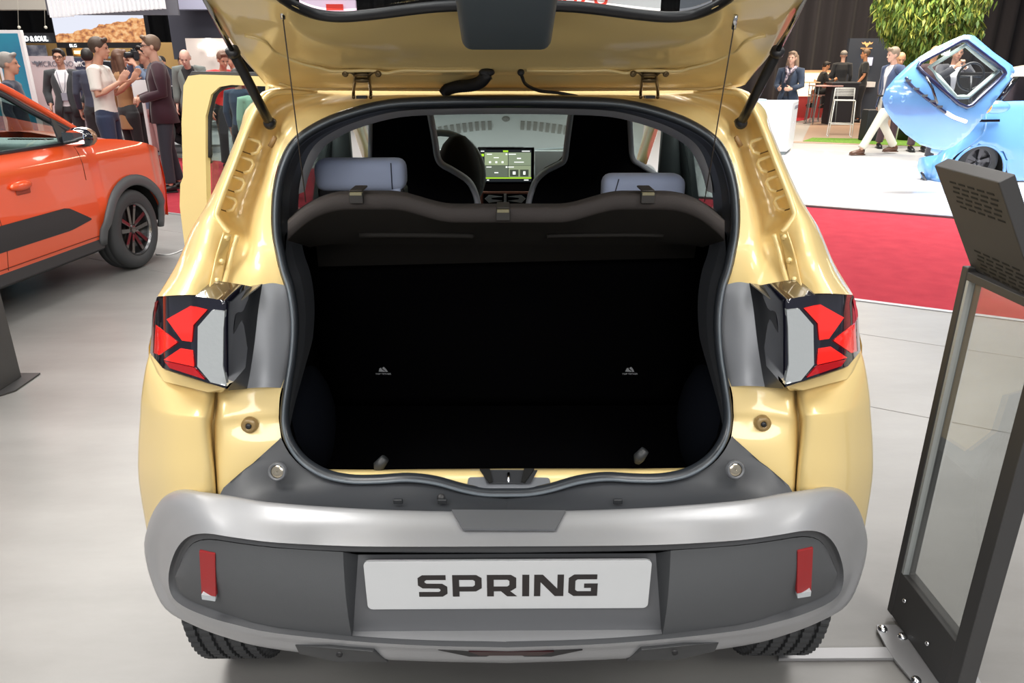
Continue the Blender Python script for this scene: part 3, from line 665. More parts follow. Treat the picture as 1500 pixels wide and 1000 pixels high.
# ---- boot interior: floor, walls, seat back
MB().prism([(-.50, 1.30, .655), (.50, 1.30, .655), (.50, 1.93, .585), (-.50, 1.93, .585)], (0, 0, -.02)).build('boot_floor', CARPET, CAR, smooth=False)
MB().prism([(-.44, 1.29, .715), (.44, 1.29, .715), (.44, 1.32, .66), (-.44, 1.32, .66)], (0, .01, -.02)).build('boot_floor_lip', mat('boot_lip_plastic', (.012, .012, .013), .5), CAR, smooth=False)
wl = [[Wd(.40, 1.34, .66), Wd(.455, 1.33, .75), Wd(.47, 1.40, .90), Wd(.455, 1.46, 1.05), Wd(.455, 1.50, 1.17)], [Wd(.44, 1.55, .64), Wd(.44, 1.55, .78), Wd(.45, 1.60, .92), Wd(.49, 1.62, 1.06), Wd(.48, 1.66, 1.17)],
      [Wd(.50, 1.75, .62), Wd(.50, 1.75, .80), Wd(.52, 1.78, .95), Wd(.56, 1.80, 1.06), Wd(.54, 1.84, 1.08)], [Wd(.52, 1.98, .58), Wd(.52, 1.98, .80), Wd(.54, 1.98, .95), Wd(.60, 2.0, 1.02), Wd(.66, 2.0, 1.02)]]
v, f = patch(wl, 4, 4); M2(MB().add(v, f), 'boot_side_trim', CARPET, CAR)
M2(MB().ball((.47, 1.52, .73), (.075, .13, .15)), 'wheel_arch_trim', CARPET2, CAR)
v, f = patch([[Wd(-.53, 1.80, 1.06), Wd(0, 1.79, 1.065), Wd(.53, 1.80, 1.06)], [Wd(-.53, 1.84, .85), Wd(0, 1.83, .85), Wd(.53, 1.84, .85)], [Wd(-.52, 1.92, .58), Wd(0, 1.92, .58), Wd(.52, 1.92, .58)]], 6, 6)
sb = MB().add(v, f).build('rear_seat_back', CARPET, CAR, solid=-.09)
M2(MB().ball((.50, 2.0, 1.0), (.07, .12, .07)).box((.68, 2.45, .6), (.12, .8, .7)), 'inner_side_trim', MGREY, CAR, bevel=.02)
INK = mat('tether_ink', (.35, .36, .38), .8)
for u in (-180, 181):
    c = at(CX+u, 541, 1.82); M = face_M(c+Vector((0, -.004, 0)), (1, 0, 0), (0, -.25, 1))
    text_mesh('tether_lettering', 'TOP TETHER', .0072, INK, CAR, ext=.0004, M=face_M(c+Vector((0, -.006, -.0105)), (1, 0, 0), (0, -.25, 1)))
    R3 = M.to_3x3(); mb = MB()
    for pl in ([(-.012, -.004), (-.009, .006), (-.005, .008), (-.003, .002), (.004, -.003), (.004, -.005)], [(-.002, .007), (.002, .011), (.005, .008), (.009, .002), (.012, -.005), (.006, -.005), (.004, .001), (.001, .003)]):
        mb.prism([c+R3 @ Vector((x, y, .004)) for x, y in pl], R3 @ Vector((0, 0, -.001)))
    mb.build('tether_emblem', INK, CAR, smooth=False)
# hooks and cord knobs in the boot
MB().tube(spline([at(1052, 440, 1.55), at(1040, 437, 1.55), at(1036, 443, 1.55), at(1040, 449, 1.55), at(1052, 450, 1.55)], 4), .0022, 6).build('bag_hook', mat('hook_brass', (.25, .22, .15), .4, .5), CAR)
for px, py in ((941, 664), (560, 676)): MB().tube([at(px-8, py+14, 1.31), at(px-5, py+6, 1.31), at(px+4, py-5, 1.31)], [.006, .012, .009], 10).build('floor_knob', mat('knob_grey', (.02, .022, .024), .5), CAR)
for px in (428, 1054): MB().tube(spline([at(px, 394, 1.50), at(px+(4 if px < 700 else -4), 404, 1.5), at(px+(5 if px < 700 else -5), 418, 1.5)], 3), .005, 8).build('pivot_bracket', LGREY, CAR)
# ---- parcel shelf, raised
def shelf_top(u):
    a = abs(u); t = max(0, min(1, (a-75)/95)); t = t*t*(3-2*t)
    y = 303-19*t
    if a > 225: y += ((a-225)/98)**2.2*44
    return y
us = [i*8-320 for i in range(81)]
rows = [[], [], [], [], []]
for u in us:
    y = shelf_top(u); th = 23 if abs(u) < 285 else 23+(abs(u)-285)*.12
    e = max(0, (abs(u)-250)/70)
    rows[0].append(cp((u, y-5, 1.60-.0*e)))
    rows[1].append(cp((u, y, 1.475-.01*e)))
    rows[2].append(cp((u, y+4, 1.465-.01*e)))
    rows[3].append(cp((u, y+th-3, 1.468-.01*e)))
    rows[4].append(cp((u, y+th, 1.480-.01*e)))
v, f = grid(rows); SHF = MB().add(v, f).build('parcel_shelf', SHELF, CAR)
r2 = [rows[4], [], [], [], []]
for u in us:
    k = 1-max(0, (abs(u)-285)/35)*.2
    r2[1].append(cp((u*.96, 336+max(0, abs(u)-240)*.25, 1.56))); r2[2].append(cp((u*.90, 350+max(0, abs(u)-240)*.15, 1.60)))
    r2[3].append(cp((u*.87, 358, 1.66))); r2[4].append(cp((u*.86, 384-u*.02, 1.745)))
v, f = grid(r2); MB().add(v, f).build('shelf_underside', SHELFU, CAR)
mb = MB().tube(spline([(-215, 344, 1.575), (-150, 344, 1.575), (-60, 345, 1.575), (-50, 346, 1.58)], 4), .006, 8)
mb.build('shelf_rib', SHELFU, CAR)
MB().tube(spline([(60, 346, 1.578), (80, 345, 1.575), (180, 344, 1.575), (230, 345, 1.58)], 4), .0045, 8).build('shelf_rib', SHELFU, CAR)
for px, py in ((522, 284), (737, 309), (949, 284)):
    c = at(px, py+6, 1.462); MB().box(c, (.028, .012, .020)).box(c+Vector((0, .03, .014)), (.026, .06, .004)).build('shelf_clip', mat('clip_plastic', (.035, .032, .03), .4), CAR, smooth=False, bevel=.002)
    c2 = at(px, py+1, 1.462); MB().box(c2+Vector((0, 0, .002)), (.024, .014, .006)).build('clip_top', mat('clip_olive', (.22, .20, .12), .5), CAR, smooth=False, bevel=.001)
# ---- sill
sl = [[(0, 686, 1.315), (100, 686, 1.315), (200, 686, 1.315), (272, 685, 1.315)], [(0, 692, 1.28), (100, 691, 1.28), (200, 690, 1.285), (272, 689, 1.29)], [(0, 722, 1.248), (60, 716, 1.25), (140, 702, 1.262), (272, 700, 1.275)]]
v, f = patch(sl, 5, 4); M2(MB().add(v, f), 'load_sill', GOLD, CAR)
MB().prism([cp(p) for p in ((-55, 687, 1.295), (63, 687, 1.295), (66, 714, 1.238), (-58, 714, 1.238))], (0, .004, -.012)).build('latch_cover', mat('latch_grey', (.17, .18, .20), .45), CAR, smooth=False, bevel=.004)
MB().prism([cp(p) for p in ((-37, 689, 1.285), (46, 689, 1.285), (36, 708, 1.245), (-28, 708, 1.245))], (0, 0, .0015)).build('latch_recess', mat('latch_dark', (.035, .037, .042), .5), CAR, smooth=False, bevel=.001)
M2(MB().prism([cp(p) for p in ((41, 688, 1.285), (26, 688, 1.285), (22, 706, 1.244), (27, 708, 1.242))], (0, 0, .003)), 'latch_wall', DARK, CAR, smooth=False)
MB().tube([at(745, 693, 1.272), at(745, 698, 1.262), at(745, 707, 1.248)], .0032, 8).build('striker', CHROME, CAR)
# ---- sill trim (dark) down to the bumper
T0 = [(331, 638, 1.300), (318, 662, 1.287), (296, 684, 1.273), (262, 699, 1.262), (225, 706, 1.254), (185, 706, 1.249), (145, 705, 1.246), (100, 711, 1.242), (60, 721, 1.236), (0, 728, 1.233)]
T1 = [(333, 641, 1.296), (350, 662, 1.276), (376, 688, 1.254), (340, 712, 1.236), (300, 724, 1.222), (255, 728, 1.214), (185, 730, 1.206), (120, 734, 1.198), (70, 738, 1.190), (0, 742, 1.19)]
T2 = [(334, 642, 1.295), (372, 676, 1.262), (419, 720, 1.232), (365, 736, 1.200), (300, 743, 1.178), (255, 746, 1.170), (185, 750, 1.163), (120, 754, 1.155), (70, 760, 1.150), (0, 762, 1.150)]
v, f = patch([T0, T1, T2], 4, 5); M2(MB().add(v, f), 'sill_trim', TRIM, CAR)
for sg in (1, -1):
    c = cp((336, 688, 1.236)); c.x *= sg; ax = Vector((sg*.12, -1, .35)).normalized()
    MB().lathe([(.0125, .002), (.0145, .005), (.0175, .003), (.0185, -.004)], c, ax, 28).build('tow_cap_ring', mat('ring_grey', (.12, .125, .135), .35), CAR)
    MB().lathe([(.001, .001), (.008, .0025), (.0125, .0005)], c, ax, 28).build('tow_cap', mat('cap_chrome', (.7, .62, .48), .15, .9), CAR)
    c = cp((376, 620, 1.318)); c.x *= sg
    MB().lathe([(.004, -.010), (.0045, .004), (.009, .008), (.0155, .004), (.0165, -.006)], c, Vector((0, -1, .1)), 24).build('bump_stop', mat('stop_brown', (.30, .20, .08), .35, .1, .3), CAR)
    MB().lathe([(.001, .009), (.0045, .009), (.006, .004)], c, Vector((0, -1, .1)), 16).build('bump_stop_rubber', RUBBER, CAR)
for px in (583, 648, 905):
    MB().box(at(px, 734, 1.184), (.018, .006, .010)).build('trim_clip', RUBBER, CAR, smooth=False, bevel=.002)
MB().lathe([(.001, .003), (.006, .003), (.008, 0)], at(646, 729, 1.19), (0, -1, .5), 14).build('trim_screw', BLACKP, CAR)
# ---- grey pillar trim beside the lamps
gt = [[(321, 417, 1.446), (340, 413, 1.438), (357, 415, 1.425)], [(316, 450, 1.43), (342, 450, 1.405), (365, 450, 1.395)], [(314, 500, 1.40), (342, 500, 1.378), (370, 500, 1.368)], [(321, 545, 1.375), (347, 545, 1.355), (375, 545, 1.350)], [(326, 566, 1.36), (352, 565, 1.342), (380, 566, 1.338)]]
v, f = patch(gt, 5, 5); M2(MB().add(v, f), 'pillar_trim', GREYTRIM, CAR)
bt = [[(356, 414, 1.424), (374, 428, 1.385), (393, 441, 1.318)], [(362, 450, 1.394), (381, 460, 1.345), (396, 468, 1.29)], [(368, 500, 1.366), (386, 503, 1.32), (401, 508, 1.265)], [(374, 540, 1.350), (388, 543, 1.305), (403, 546, 1.25)], [(379, 567, 1.336), (392, 568, 1.292), (406, 569, 1.252)]]
v, f = patch(bt, 4, 5); M2(MB().add(v, f), 'lamp_side_trim', mat('black_trim', (.012, .013, .016), .35), CAR)
M2(MB().prism([cp(p) for p in ((357, 414, 1.423), (393, 441, 1.317), (440, 434, 1.32), (432, 428, 1.425))], (0, .003, -.003)), 'lamp_top_trim', mat('champagne_silver', (.42, .38, .29), .25, .5, .5), CAR, smooth=False)
# ---- tail lamps
LK = [(385, 1.31), (393, 1.295), (410, 1.238), (455, 1.242), (495, 1.285), (509, 1.335), (515, 1.385), (519, 1.44), (530, 1.47)]
def lampY(u, y):
    for (a, ya), (b, yb) in zip(LK, LK[1:]):
        if u <= b: return ya+(yb-ya)*(u-a)/(b-a)-(y-500)*.00035
    return 1.47
def lp(u, y, e=0): return cp((u, y, lampY(u, y)-e))
LO = [(393, 441), (435, 434), (495, 426), (509, 433), (515, 455), (519, 514), (501, 536), (432, 559), (408, 567)]
def dense(poly, n):
    out = []
    for i, p in enumerate(poly):
        q = poly[(i+1) % len(poly)]
        for k in range(n): out.append((p[0]+(q[0]-p[0])*k/n, p[1]+(q[1]-p[1])*k/n))
    return out
def inpoly(x, y, P):
    c = False; j = len(P)-1
    for i in range(len(P)):
        if (P[i][1] > y) != (P[j][1] > y) and x < (P[j][0]-P[i][0])*(y-P[i][1])/(P[j][1]-P[i][1])+P[i][0]: c = not c
        j = i
    return c
from mathutils.geometry import delaunay_2d_cdt
def lens(poly, e, thick, step=5, domed=0):
    """shell following the lamp surface inside a 2D outline"""
    P = dense(poly, 6); pts = [Vector(p) for p in P]; n = len(pts)
    x0, x1 = min(p[0] for p in P), max(p[0] for p in P); y0, y1 = min(p[1] for p in P), max(p[1] for p in P)
    x = x0+step/2
    while x < x1:
        y = y0+step/2
        while y < y1:
            if inpoly(x, y, P) and min((x-a)**2+(y-b)**2 for a, b in P) > (step*.5)**2: pts.append(Vector((x, y)))
            y += step
        x += step
    r = delaunay_2d_cdt(pts, [(i, (i+1) % n) for i in range(n)], [], 1, 1e-5)
    V2 = r[0]; F2 = [t for t in r[2]]
    fr = []; idx = []
    for q in V2:
        d = min(math.hypot(q.x-a, q.y-b) for a, b in P)
        fr.append(lp(q.x, q.y, e+domed*min(1, d/8)))
    mb = MB(); mb.add(fr, [tuple(t) for t in F2])
    b = [lp(q[0], q[1], e) for q in P]; c = [p+Vector((0, thick, 0)) for p in b]
    mb.add(b+c, [(i, (i+1) % n, (i+1) % n+n, i+n) for i in range(n)])
    return mb
for sg in (1, -1):
    def put(mb, name, m, par=None, **k):
        if sg < 0: mb.flip()
        return mb.build(name, m, par or CAR, **k)
    L = put(lens(LO, .004, .10), 'tail_lamp', mat('lamp_black', (.008, .008, .016), .06, 0, 1), smooth=True)
    put(lens([(411, 454), (429, 452), (450, 476), (451, 534), (432, 557), (408, 563), (414, 534), (413, 481)], .008, .01), 'clear_lens', CLEARL, L)
    for pl in ([(437, 452), (461, 446), (495, 465), (473, 496), (459, 498), (457, 474)], [(480, 499), (511, 473), (514, 514), (506, 517)], [(458, 511), (476, 508), (500, 524), (456, 534)]):
        put(lens(pl, .008, .01), 'red_lens', REDL, L)
    put(lens([(456, 536), (499, 526), (491, 536), (440, 553)], .008, .01), 'dark_red_lens', REDD, L)
    put(lens([(512, 440), (514.5, 470), (517, 500), (515, 514), (513, 470), (508, 438)], .006, .01), 'side_reflector', REDD, L)
# gold lip below the lamps
M2(MB().prism([cp(p) for p in ((410, 566, 1.262), (434, 560, 1.238), (500, 538, 1.30), (519, 516, 1.425), (521, 530, 1.44), (500, 556, 1.36), (436, 572, 1.285), (415, 572, 1.30))], (0, .03, 0)), 'lamp_lip', GOLD, CAR, smooth=False, bevel=.003)

# ---- rear bumper
L0 = [(0, 810, 1.092), (150, 808, 1.096), (241, 806, 1.104), (340, 799, 1.12), (400, 791, 1.148), (435, 786, 1.175), (458, 791, 1.20), (472, 808, 1.235), (482, 835, 1.262), (480, 858, 1.262), (465, 872, 1.24), (430, 887, 1.20), (390, 901, 1.165), (340, 914, 1.13), (229, 930, 1.10), (120, 938, 1.085), (0, 941, 1.08)]
L1 = [(0, 800, 1.074), (150, 799, 1.078), (241, 797, 1.088), (340, 791, 1.11), (400, 783, 1.136), (440, 777, 1.16), (466, 782, 1.192), (484, 802, 1.235), (494, 835, 1.275), (491, 864, 1.275), (474, 882, 1.24), (436, 899, 1.19), (395, 911, 1.155), (342, 923, 1.12), (229, 936, 1.085), (120, 944, 1.07), (0, 948, 1.065)]
L2 = [(0, 775, 1.117), (150, 772, 1.122), (241, 768, 1.135), (345, 760, 1.155), (405, 752, 1.178), (450, 746, 1.195), (480, 752, 1.232), (502, 778, 1.285), (508, 812, 1.33), (504, 848, 1.335), (484, 883, 1.29), (446, 909, 1.225), (400, 922, 1.175), (345, 932, 1.135), (230, 944, 1.095), (120, 951, 1.08), (0, 955, 1.075)]
L3 = [(0, 750, 1.158), (150, 746, 1.162), (245, 741, 1.172), (350, 732, 1.192), (412, 721, 1.226), (465, 717, 1.25), (497, 724, 1.29), (516, 745, 1.35), (526, 780, 1.42), (517, 830, 1.42), (497, 873, 1.38), (460, 903, 1.30), (408, 925, 1.24), (348, 941, 1.18), (235, 956, 1.135), (120, 963, 1.12), (0, 967, 1.115)]
L4 = []
for i, p in enumerate(L3):
    q = cp(p)
    if i < 5: q = q+Wd(0, .010, -.03)
    elif i < 8: q = q+Wd(0, .04+.05*(i-5), -.02)
    elif i < 11: q = q+Wd(.0, .30, .0)
    else: q = q+Wd(0, .12, .03)
    L4.append(q)
Lm = [p+Vector((0, .002, 0)) for p in [cp(q) for q in L0]]
v, f = patch([L4, L3, L2, L1], 4, 5)
BUMP = M2(MB().add(v, f), 'bumper', SILVER, CAR)
v, f = patch([L1, [lerp(cp(a), cp(b), .5)+Vector((0, .008, 0)) for a, b in zip(L1, L0)], Lm], 3, 5)
M2(MB().add(v, f), 'bumper_bevel', mat('bevel_grey', (.075, .078, .084), .5, .1), BUMP)
# dark insert with the plate recess
def fillrow(i, j, n=6, bulge=.012):
    a, b = cp(L0[i]), cp(L0[j]); return [lerp(a, b, k/n)+Vector((0, -bulge*math.sin(PI*k/n), 0)) for k in range(n+1)]
ins = [fillrow(i, 16-i) for i in range(2, 9)]
v, f = patch(ins, 4, 2); M2(MB().add(v, f), 'bumper_insert', INSERT, BUMP)
eo = fillrow(2, 14)          # edge of the recess, outer
bi = [at(CX+219+8*k/6, 810+(922-810)*k/6, 1.128-.012*k/6) for k in range(7)]
mb = MB(); v, f = grid([eo, bi]); mb.add(v, f)
M2(mb, 'recess_wall', mat('recess_dark', (.05, .053, .058), .5), BUMP)
v, f = grid([bi, [Vector((-p.x, p.y, p.z)) for p in bi]]); MB().add(v, f).build('recess_back', mat('recess_grey', (.13, .135, .145), .45, .2), BUMP)
top0 = [cp(L0[k])+Vector((0, .0, 0)) for k in (0, 1, 2)]; tb = [Vector((p.x*.93, 1.128, p.z-.01)) for p in top0]
v, f = grid([top0, tb]); M2(MB().add(v, f), 'recess_top', MT['recess_dark'], BUMP)
bo = [cp(L0[k]) for k in (16, 15, 14)]; bb = [Vector((0, 1.116, bi[-1].z)), Vector((bi[-1].x*.5, 1.116, bi[-1].z)), bi[-1]]
v, f = grid([bo, bb]); M2(MB().add(v, f), 'recess_ledge', SILVER, BUMP)
# plate
pt0, pt1 = at(536, 814, 1.112), at(952, 811, 1.112)
pc = (at(744, 857, 1.110)); up_ = Vector((0, -.06, 1)).normalized()
def rrect(w_, h_, r_, n=5):
    out = []
    for cx, cy, a0 in ((w_/2-r_, h_/2-r_, 0), (-w_/2+r_, h_/2-r_, PI/2), (-w_/2+r_, -h_/2+r_, PI), (w_/2-r_, -h_/2+r_, 1.5*PI)):
        for k in range(n+1): out.append((cx+r_*math.cos(a0+PI/2*k/n), cy+r_*math.sin(a0+PI/2*k/n)))
    return out
MP = face_M(pc, (1, 0, 0), up_)
pl = MB().prism([MP @ Vector((x, y, 0)) for x, y in rrect(.520, .112, .010)], (0, .006, 0)).build('number_plate', PLATE, BUMP, smooth=False, bevel=.0012)
# letters drawn as wide strokes
GL = {'S': ([(1.3, .98), (1.3, .84), (.36, .84), (.22, .78), (.22, .66), (.36, .60), (1.2, .58), (1.40, .46), (1.40, .16), (1.2, .0), (.02, .0), (.02, .16), (1.04, .16), (1.18, .21), (1.18, .36), (1.04, .42), (.2, .44), (0, .56), (0, .84), (.2, 1.0), (1.3, 1.0)], 1.40)}
def letter(ch):
    if ch == 'S': return [[(1.36, 1.0), (.22, 1.0), (0, .87), (0, .53), (.22, .395), (1.0, .385), (1.08, .34), (1.08, .27), (1.0, .22), (.03, .22), (.03, 0), (1.18, 0), (1.42, .14), (1.42, .46), (1.18, .60), (.42, .61), (.33, .66), (.33, .73), (.42, .78), (1.36, .78)]], 1.44
    if ch == 'P': return [[(0, 0), (.33, 0), (.33, 1), (0, 1)], [(.33, .24), (1.14, .24), (1.42, .39), (1.42, .86), (1.16, 1.0), (.33, 1.0), (.33, .78), (.99, .78), (1.09, .72), (1.09, .53), (.99, .46), (.33, .46)]], 1.44
    if ch == 'R': return [[(0, 0), (.33, 0), (.33, 1), (0, 1)], [(.33, .24), (.68, .24), (.98, 0), (1.46, 0), (1.12, .25), (1.20, .27), (1.42, .40), (1.42, .86), (1.16, 1.0), (.33, 1.0), (.33, .78), (.99, .78), (1.09, .72), (1.09, .53), (.99, .46), (.33, .46)]], 1.48
    if ch == 'I': return [[(0, 0), (.34, 0), (.34, 1), (0, 1)]], .34
    if ch == 'N': return [[(0, 0), (.31, 0), (.31, .66), (1.02, 0), (1.44, 0), (1.44, 1), (1.13, 1), (1.13, .35), (.42, 1), (0, 1)]], 1.44
    if ch == 'G': return [[(1.38, 1.0), (.26, 1.0), (0, .84), (0, .16), (.26, 0), (1.42, 0), (1.42, .58), (.76, .58), (.76, .38), (1.10, .38), (1.10, .22), (.43, .22), (.33, .29), (.33, .71), (.43, .78), (1.38, .78)]], 1.42
mb = MB(); gap = .235; wt = sum(letter(c)[1] for c in 'SPRING')+gap*5; hh = .050; sx_ = .3285/(wt*hh)
x = -wt/2
for c in 'SPRING':
    polys, w_ = letter(c)
    for P in polys: mb.prism([MP @ Vector(((x+a)*hh*sx_, (b-.5)*hh-.0005, .0006)) for a, b in P], (0, .001, 0))
    x += w_+gap
mb.build('lettering', LETTER, pl, smooth=False)
# reflectors
for sg in (1, -1):
    q = [(427, 807), (450, 802), (447, 866), (426, 870)]
    e = [cp((u, y, 1.176+(u-435)*.0009-(.010 if 815 < y < 860 else .008))) for u, y in q]
    mb = MB().prism(e, (0, .012, 0)); mb2 = MB().prism([cp((u, y, 1.166)) for u, y in ((426, 869), (447, 866), (446, 873), (427, 876))], (0, .01, 0))
    if sg < 0: mb.flip(); mb2.flip()
    rf_ = mb.build('reflector', REFL, BUMP, smooth=False, bevel=.002); mb2.build('reflector_edge', LGREY, rf_, smooth=False)
    c = cp((515, 813, 1.375)); c.x *= sg
    MB().lathe([(.001, .003), (.006, .003), (.0085, 0)], c, (sg*.75, -.65, 0), 18).build('parking_sensor', mat('sensor_grey', (.35, .36, .38), .35, .3), BUMP)
# bumper top notch
MB().prism([cp(p) for p in ((-80, 746, 1.150), (-63, 774, 1.108), (72, 775, 1.108), (87, 747, 1.150))], (0, .0, -.004)).build('bumper_notch', mat('notch_grey', (.12, .125, .135), .4, .3), BUMP, smooth=False)
# dark diffuser pieces and lower red fog lamp
for sg in (1, -1):
    mb = MB().prism([cp(p) for p in ((312, 941, 1.125), (262, 946, 1.094), (198, 952, 1.080), (176, 968, 1.106), (250, 967, 1.112), (306, 954, 1.140))], (0, .03, 0))
    if sg < 0: mb.flip()
    mb.build('bumper_foot', BLACKP if 0 else mat('foot_grey', (.05, .052, .055), .55), BUMP, smooth=False, bevel=.002)
    c = cp((247, 955, 1.088)); c.x *= sg; MB().lathe([(.001, .002), (.006, .002), (.006, 0)], c, (0, -1, 0), 14).build('parking_sensor', BLACKP, BUMP)
for sg in (1, -1):
    M_ = MB().prism([(.585, 2.86, .95), (.60, 2.9, 1.42), (.66, 2.92, 1.42), (.70, 2.9, .95)], (0, .05, 0))
    if sg < 0: M_.flip()
    M_.build('inner_pillar_trim', mat('pillar_inner', (.05, .055, .06), .5), CAR)
MB().prism([cp(p) for p in ((-100, 952, 1.074), (112, 952, 1.074), (66, 961.5, 1.084), (-54, 961.5, 1.084))], (0, .01, 0)).build('fog_lamp_recess', BLACKP, BUMP, smooth=False)
MB().prism([cp(p) for p in ((-55, 954.5, 1.071), (70, 954.5, 1.071), (50, 960, 1.078), (-38, 960, 1.078))], (0, .01, 0)).build('fog_lamp', mat('fog_lamp_dark', (.03, .003, .005), .3, 0, .2), BUMP, smooth=False)

# ---- wheels with tread
def treaded(o, parent, sg):
    R, Wd_ = .305, .185; prof = []
    a = MB()
    pr = [(.19, -.088), (.235, -.094), (.275, -.090), (.292, -.082)]
    ribs = [(-.078, -.052), (-.045, -.018), (-.010, .012), (.020, .046), (.054, .078)]
    ax = Vector((1, 0, 0)); n = 78
    full_prof = [(.19, -.088), (.235, -.096), (.270, -.094), (.290, -.086), (.2985, -.078)]
    for r0, r1 in ribs:
        full_prof += [(.2975, r0), (.305, r0+.002), (.305, r1-.002), (.2975, r1)]
    full_prof += [(.2985, .078), (.290, .086), (.270, .094), (.235, .096), (.19, .088)]
    vs = []; m = len(full_prof); N = n*3
    for i in range(N):
        ph = i % 3
        for k, (r_, h) in enumerate(full_prof):
            q = 2*PI*(i+.9*(abs(h)*12)*(1 if h > 0 else 1))/N
            rr = r_-(.0045 if ph == 0 and r_ > .2974 and (k // 2) % 2 == 0 else 0) if r_ > .29 else r_
            if ph == 0 and r_ > .2855: rr = r_-.005
            vs.append(o+Vector((h, math.cos(q)*rr, math.sin(q)*rr)))
    fs = [(i*m+k, i*m+k+1, ((i+1) % N)*m+k+1, ((i+1) % N)*m+k) for i in range(N) for k in range(m-1)]
    a.add(vs, fs)
    return a.build('tyre', TYRE, parent, smooth=False)
for sg in (1, -1):
    o = Vector((sg*.685, 1.70, .302)); W_ = bpy.data.objects.new('wheel', None); COL.objects.link(W_); W_.parent = CAR; W_.matrix_parent_inverse = WM['car'].inverted(); WM[W_.name] = Matrix()
    treaded(o, W_, sg)
    MB().lathe([(.001, .04), (.06, .05), (.17, .055), (.195, .08), (.195, -.08), (.17, -.05), (.001, -.05)], o, (sg, 0, 0), 32).build('rim', PIANO, W_)
    o = Vector((sg*.685, 4.12, .302)); simple_wheel(o, .302, .185, CAR, (sg, 0, 0), PIANO)
MB().box((0, 1.70, .24), (1.2, .09, .09)).build('rear_axle', BLACKP, CAR, smooth=False)
# ---- tailgate
GR = [
 [(0, 133, 1.70), (100, 133, 1.70), (200, 133, 1.695), (300, 132, 1.68), (336, 128, 1.65), (350, 124, 1.63)],
 [(0, 121, 1.64), (100, 121, 1.64), (200, 121, 1.635), (300, 119, 1.62), (346, 111, 1.585), (366, 104, 1.57)],
 [(0, 110, 1.60), (100, 110, 1.60), (200, 110, 1.60), (294, 107, 1.585), (350, 96, 1.55), (380, 88, 1.53)],
 [(0, 104, 1.555), (100, 104, 1.555), (200, 103, 1.55), (288, 97, 1.535), (350, 78, 1.50), (394, 68, 1.49)],
 [(0, 86, 1.50), (100, 86, 1.50), (200, 86, 1.50), (286, 80, 1.475), (348, 62, 1.445), (408, 46, 1.44)],
 [(0, 66, 1.43), (100, 66, 1.43), (200, 69, 1.43), (284, 66, 1.415), (345, 44, 1.385), (424, 20, 1.385)],
 [(0, 40, 1.375), (100, 41, 1.37), (200, 47, 1.37), (284, 50, 1.365), (340, 24, 1.32), (440, -5, 1.335)],
 [(0, 9, 1.28), (100, 12, 1.285), (195, 23, 1.32), (276, 23, 1.32), (326, 3, 1.265), (455, -30, 1.29)],
]
v, f = patch(GR, 5, 4)
GATE = M2(MB().add(v, f), 'tailgate', GOLD, CAR, solid=-.006)
for fo in ([(30, 103, 1.548), (100, 103.5, 1.548), (150, 103, 1.545), (175, 107, 1.548), (195, 103, 1.542), (250, 104, 1.535), (268, 100, 1.53), (300, 92, 1.515), (335, 76, 1.485), (352, 60, 1.44), (380, 52, 1.432)],
           ):
    M2(MB().tube(spline(fo, 6), .0035, 7), 'panel_fold', GOLD, GATE)
MB().tube([Vector((-p.x, p.y, p.z)) for p in reversed(M_FOLD[1:])]+M_FOLD, .0035, 7).build('panel_fold', GOLD, GATE)
# upper skin and edge of the gate, running forward over the glass frame
ed = [cp(p) for p in ((350, 124, 1.63), (366, 104, 1.57), (394, 68, 1.49), (424, 20, 1.385), (455, -30, 1.29))]
e2 = ed+[Wd(.60, 1.05, 1.76), Wd(.64, .80, 1.86), Wd(.66, .52, 1.96)]
eo_ = [p+Wd(.022, -.01, .045) for p in e2]; er_ = [p+Wd(.004, 0, .012) for p in e2]
v, f = grid([spline(e2, 4), spline(er_, 4), spline(eo_, 4)]); M2(MB().add(v, f), 'gate_edge', GOLD, GATE)
sk = []
for k, rw in enumerate(GR): sk.append([cp(p)+Wd(0, 0, .006+.045*(1-k/7)) for p in rw[:-1]]+[cp(rw[-1])+Wd(.018, -.01, .045)])
v, f = patch(sk, 3, 3); M2(MB().add(v, f), 'gate_skin', GOLD, GATE)
# side frame of the gate beyond the glass corner, and its lower panel
sf = [[cp((326, 3, 1.265)), cp((390, -10, 1.28)), cp((455, -30, 1.29))], [Wd(.42, 1.05, 1.70), Wd(.51, 1.06, 1.71), Wd(.60, 1.05, 1.76)], [Wd(.45, .86, 1.78), Wd(.54, .86, 1.79), Wd(.64, .80, 1.86)], [Wd(.30, .80, 1.81), Wd(.5, .74, 1.83), Wd(.65, .66, 1.90)]]
v, f = patch(sf, 4, 5); M2(MB().add(v, f), 'gate_side_frame', GOLD, GATE)
v, f = patch([[Wd(0, .84, 1.79), Wd(.3, .84, 1.79), Wd(.47, .86, 1.78), Wd(.63, .80, 1.85)], [Wd(0, .66, 1.84), Wd(.3, .66, 1.84), Wd(.48, .66, 1.85), Wd(.65, .66, 1.90)], [Wd(0, .45, 1.93), Wd(.3, .45, 1.93), Wd(.5, .46, 1.94), Wd(.66, .52, 1.96)]], 4, 4)
M2(MB().add(v, f), 'gate_lower_panel', TRIM, GATE, solid=-.02)
